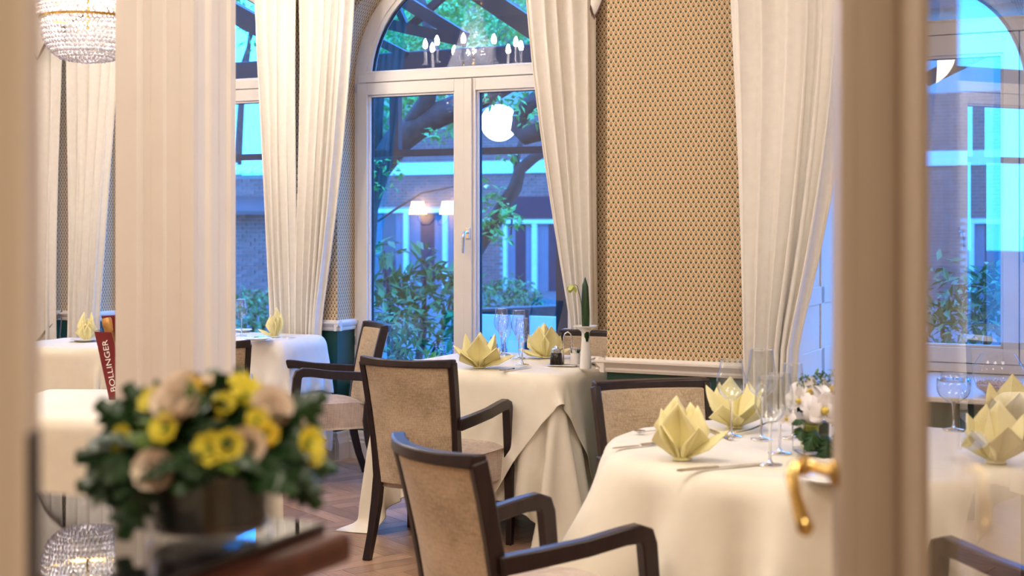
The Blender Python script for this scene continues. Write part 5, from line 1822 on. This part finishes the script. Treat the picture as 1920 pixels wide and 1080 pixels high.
# champagne card cooler on the left table
bx, by = px(222, 747, ZC)
SB = F / by
cb = empty('bottle_cooler', (bx, by, ZC))
tag(cb, 'slanted clear bottle cooler with burgundy lettered panel, cut off by the column', 'cooler')
def slab(quad, y, th):
    """panel from four (pixel x, pixel y) corners laid out on the cooler, at depth offset y"""
    k = (by + y) / F
    q = [((x - CX) * k - bx, H - (yy - HY) * k - ZC) for x, yy in quad]
    return MB().add([(u, y, max(.001, w)) for u, w in q] + [(u, y + th, max(.001, w)) for u, w in q], [(0, 1, 2, 3), (7, 6, 5, 4), (0, 4, 5, 1), (1, 5, 6, 2), (2, 6, 7, 3), (3, 7, 4, 0)])
fp = mesh('front_panel', slab([(205, 751), (238, 751), (209, 623), (177, 622)], -.045, .004), 'red', cb)
mesh('back_panel', slab([(222, 745), (266, 745), (234, 590), (190, 592)], .055, .004), 'red', cb)
cl_ = MB()
for q, y0, y1 in (([(204, 751), (205.5, 751), (177.5, 620), (176, 620)], -.041, .055), ([(238, 751), (239.5, 751), (211, 620), (209.5, 620)], -.041, .055)):
    cl_.add(slab(q, y0, y1 - y0).v, [(0, 1, 2, 3), (7, 6, 5, 4), (0, 4, 5, 1), (1, 5, 6, 2), (2, 6, 7, 3), (3, 7, 4, 0)])
rimp = [((x - CX) * by / F - bx, y, H - (yy - HY) * by / F - ZC) for x, y, yy in ((184, -.045, 618), (175, -.03, 611), (171, .0, 602), (175, .03, 595), (188, .05, 591))]
cl_.grid([[(p[0], p[1], p[2] - .05), p] for p in rimp], 5, 2)
mesh('clear_body', cl_, 'acrylic', cb)
tc_ = bpy.data.curves.new('lettering', 'FONT')
tc_.body = 'BOLLINGER'
tc_.size = .030
tc_.align_x = 'LEFT'
tc_.align_y = 'CENTER'
tc_.extrude = .0004
to = bpy.data.objects.new('lettering', tc_)
COL.objects.link(to)
tc_.materials.append(M['letter'])
bpy.context.view_layer.update()
dg = bpy.context.evaluated_depsgraph_get()
me = bpy.data.meshes.new_from_object(to.evaluated_get(dg))
bpy.data.objects.remove(to)
lt = link(bpy.data.objects.new('lettering', me), fp)
if not me.materials:
    me.materials.append(M['letter'])
wid = max(v.co.x for v in me.vertices)
kk = (by - .045) / F
for v in me.vertices:
    v.co.x *= 99 * kk / wid
lt.rotation_euler = (math.pi / 2, -math.pi / 2 - .176, 0)
lt.location = ((214 - CX) * kk - bx, -.0460, H - (735 - HY) * kk - ZC)
bo_ = empty('champagne_bottle', (bx + .016, by + .004, ZC + .003), 0)
bo_.rotation_euler = (0, -.205, 0)
tag(bo_, 'champagne bottle with golden foil standing in the clear cooler', 'bottle')
mesh('bottle_body', MB().lathe([(.001, .010), (.030, .010), (.031, .15), (.022, .20), (.016, .225), (.001, .225)], 20), 'bottle', bo_, smooth=True, auto=50)
mesh('foil_neck', MB().lathe([(.0225, .198), (.0185, .225), (.0175, .275), (.0195, .285), (.0195, .308), (.015, .315), (.001, .316)], 20), 'cork', bo_, smooth=True, auto=50)

# gravel bowl on the sill of the bay window
gu, gd, gz = pxd(1872, 748, BD + .14)
gb = empty('gravel_bowl', wl(gu, gd, .765))
tag(gb, 'round glass bowl with pale gravel on the bay window sill', 'bowl')
mesh('glass_sphere', MB().lathe([(.001, .002), (.05, .002), (.085, .03), (.102, .08), (.098, .12), (.075, .16), (.066, .172)], 32), 'bowlglass', gb, smooth=True)
gm = MB()
rg_ = random.Random(4)
gm.lathe([(.001, .006), (.048, .006), (.080, .032), (.088, .045), (.001, .050)], 24)
for k in range(220):
    a, r = rg_.uniform(0, 6.28), .085 * math.sqrt(rg_.random())
    gm.octa((r * math.cos(a), r * math.sin(a), .048 + rg_.uniform(0, .006)), rg_.uniform(.003, .006))
gs_ = mesh('gravel', gm, 'sand', gb)
gs_['kind'] = 'stuff'
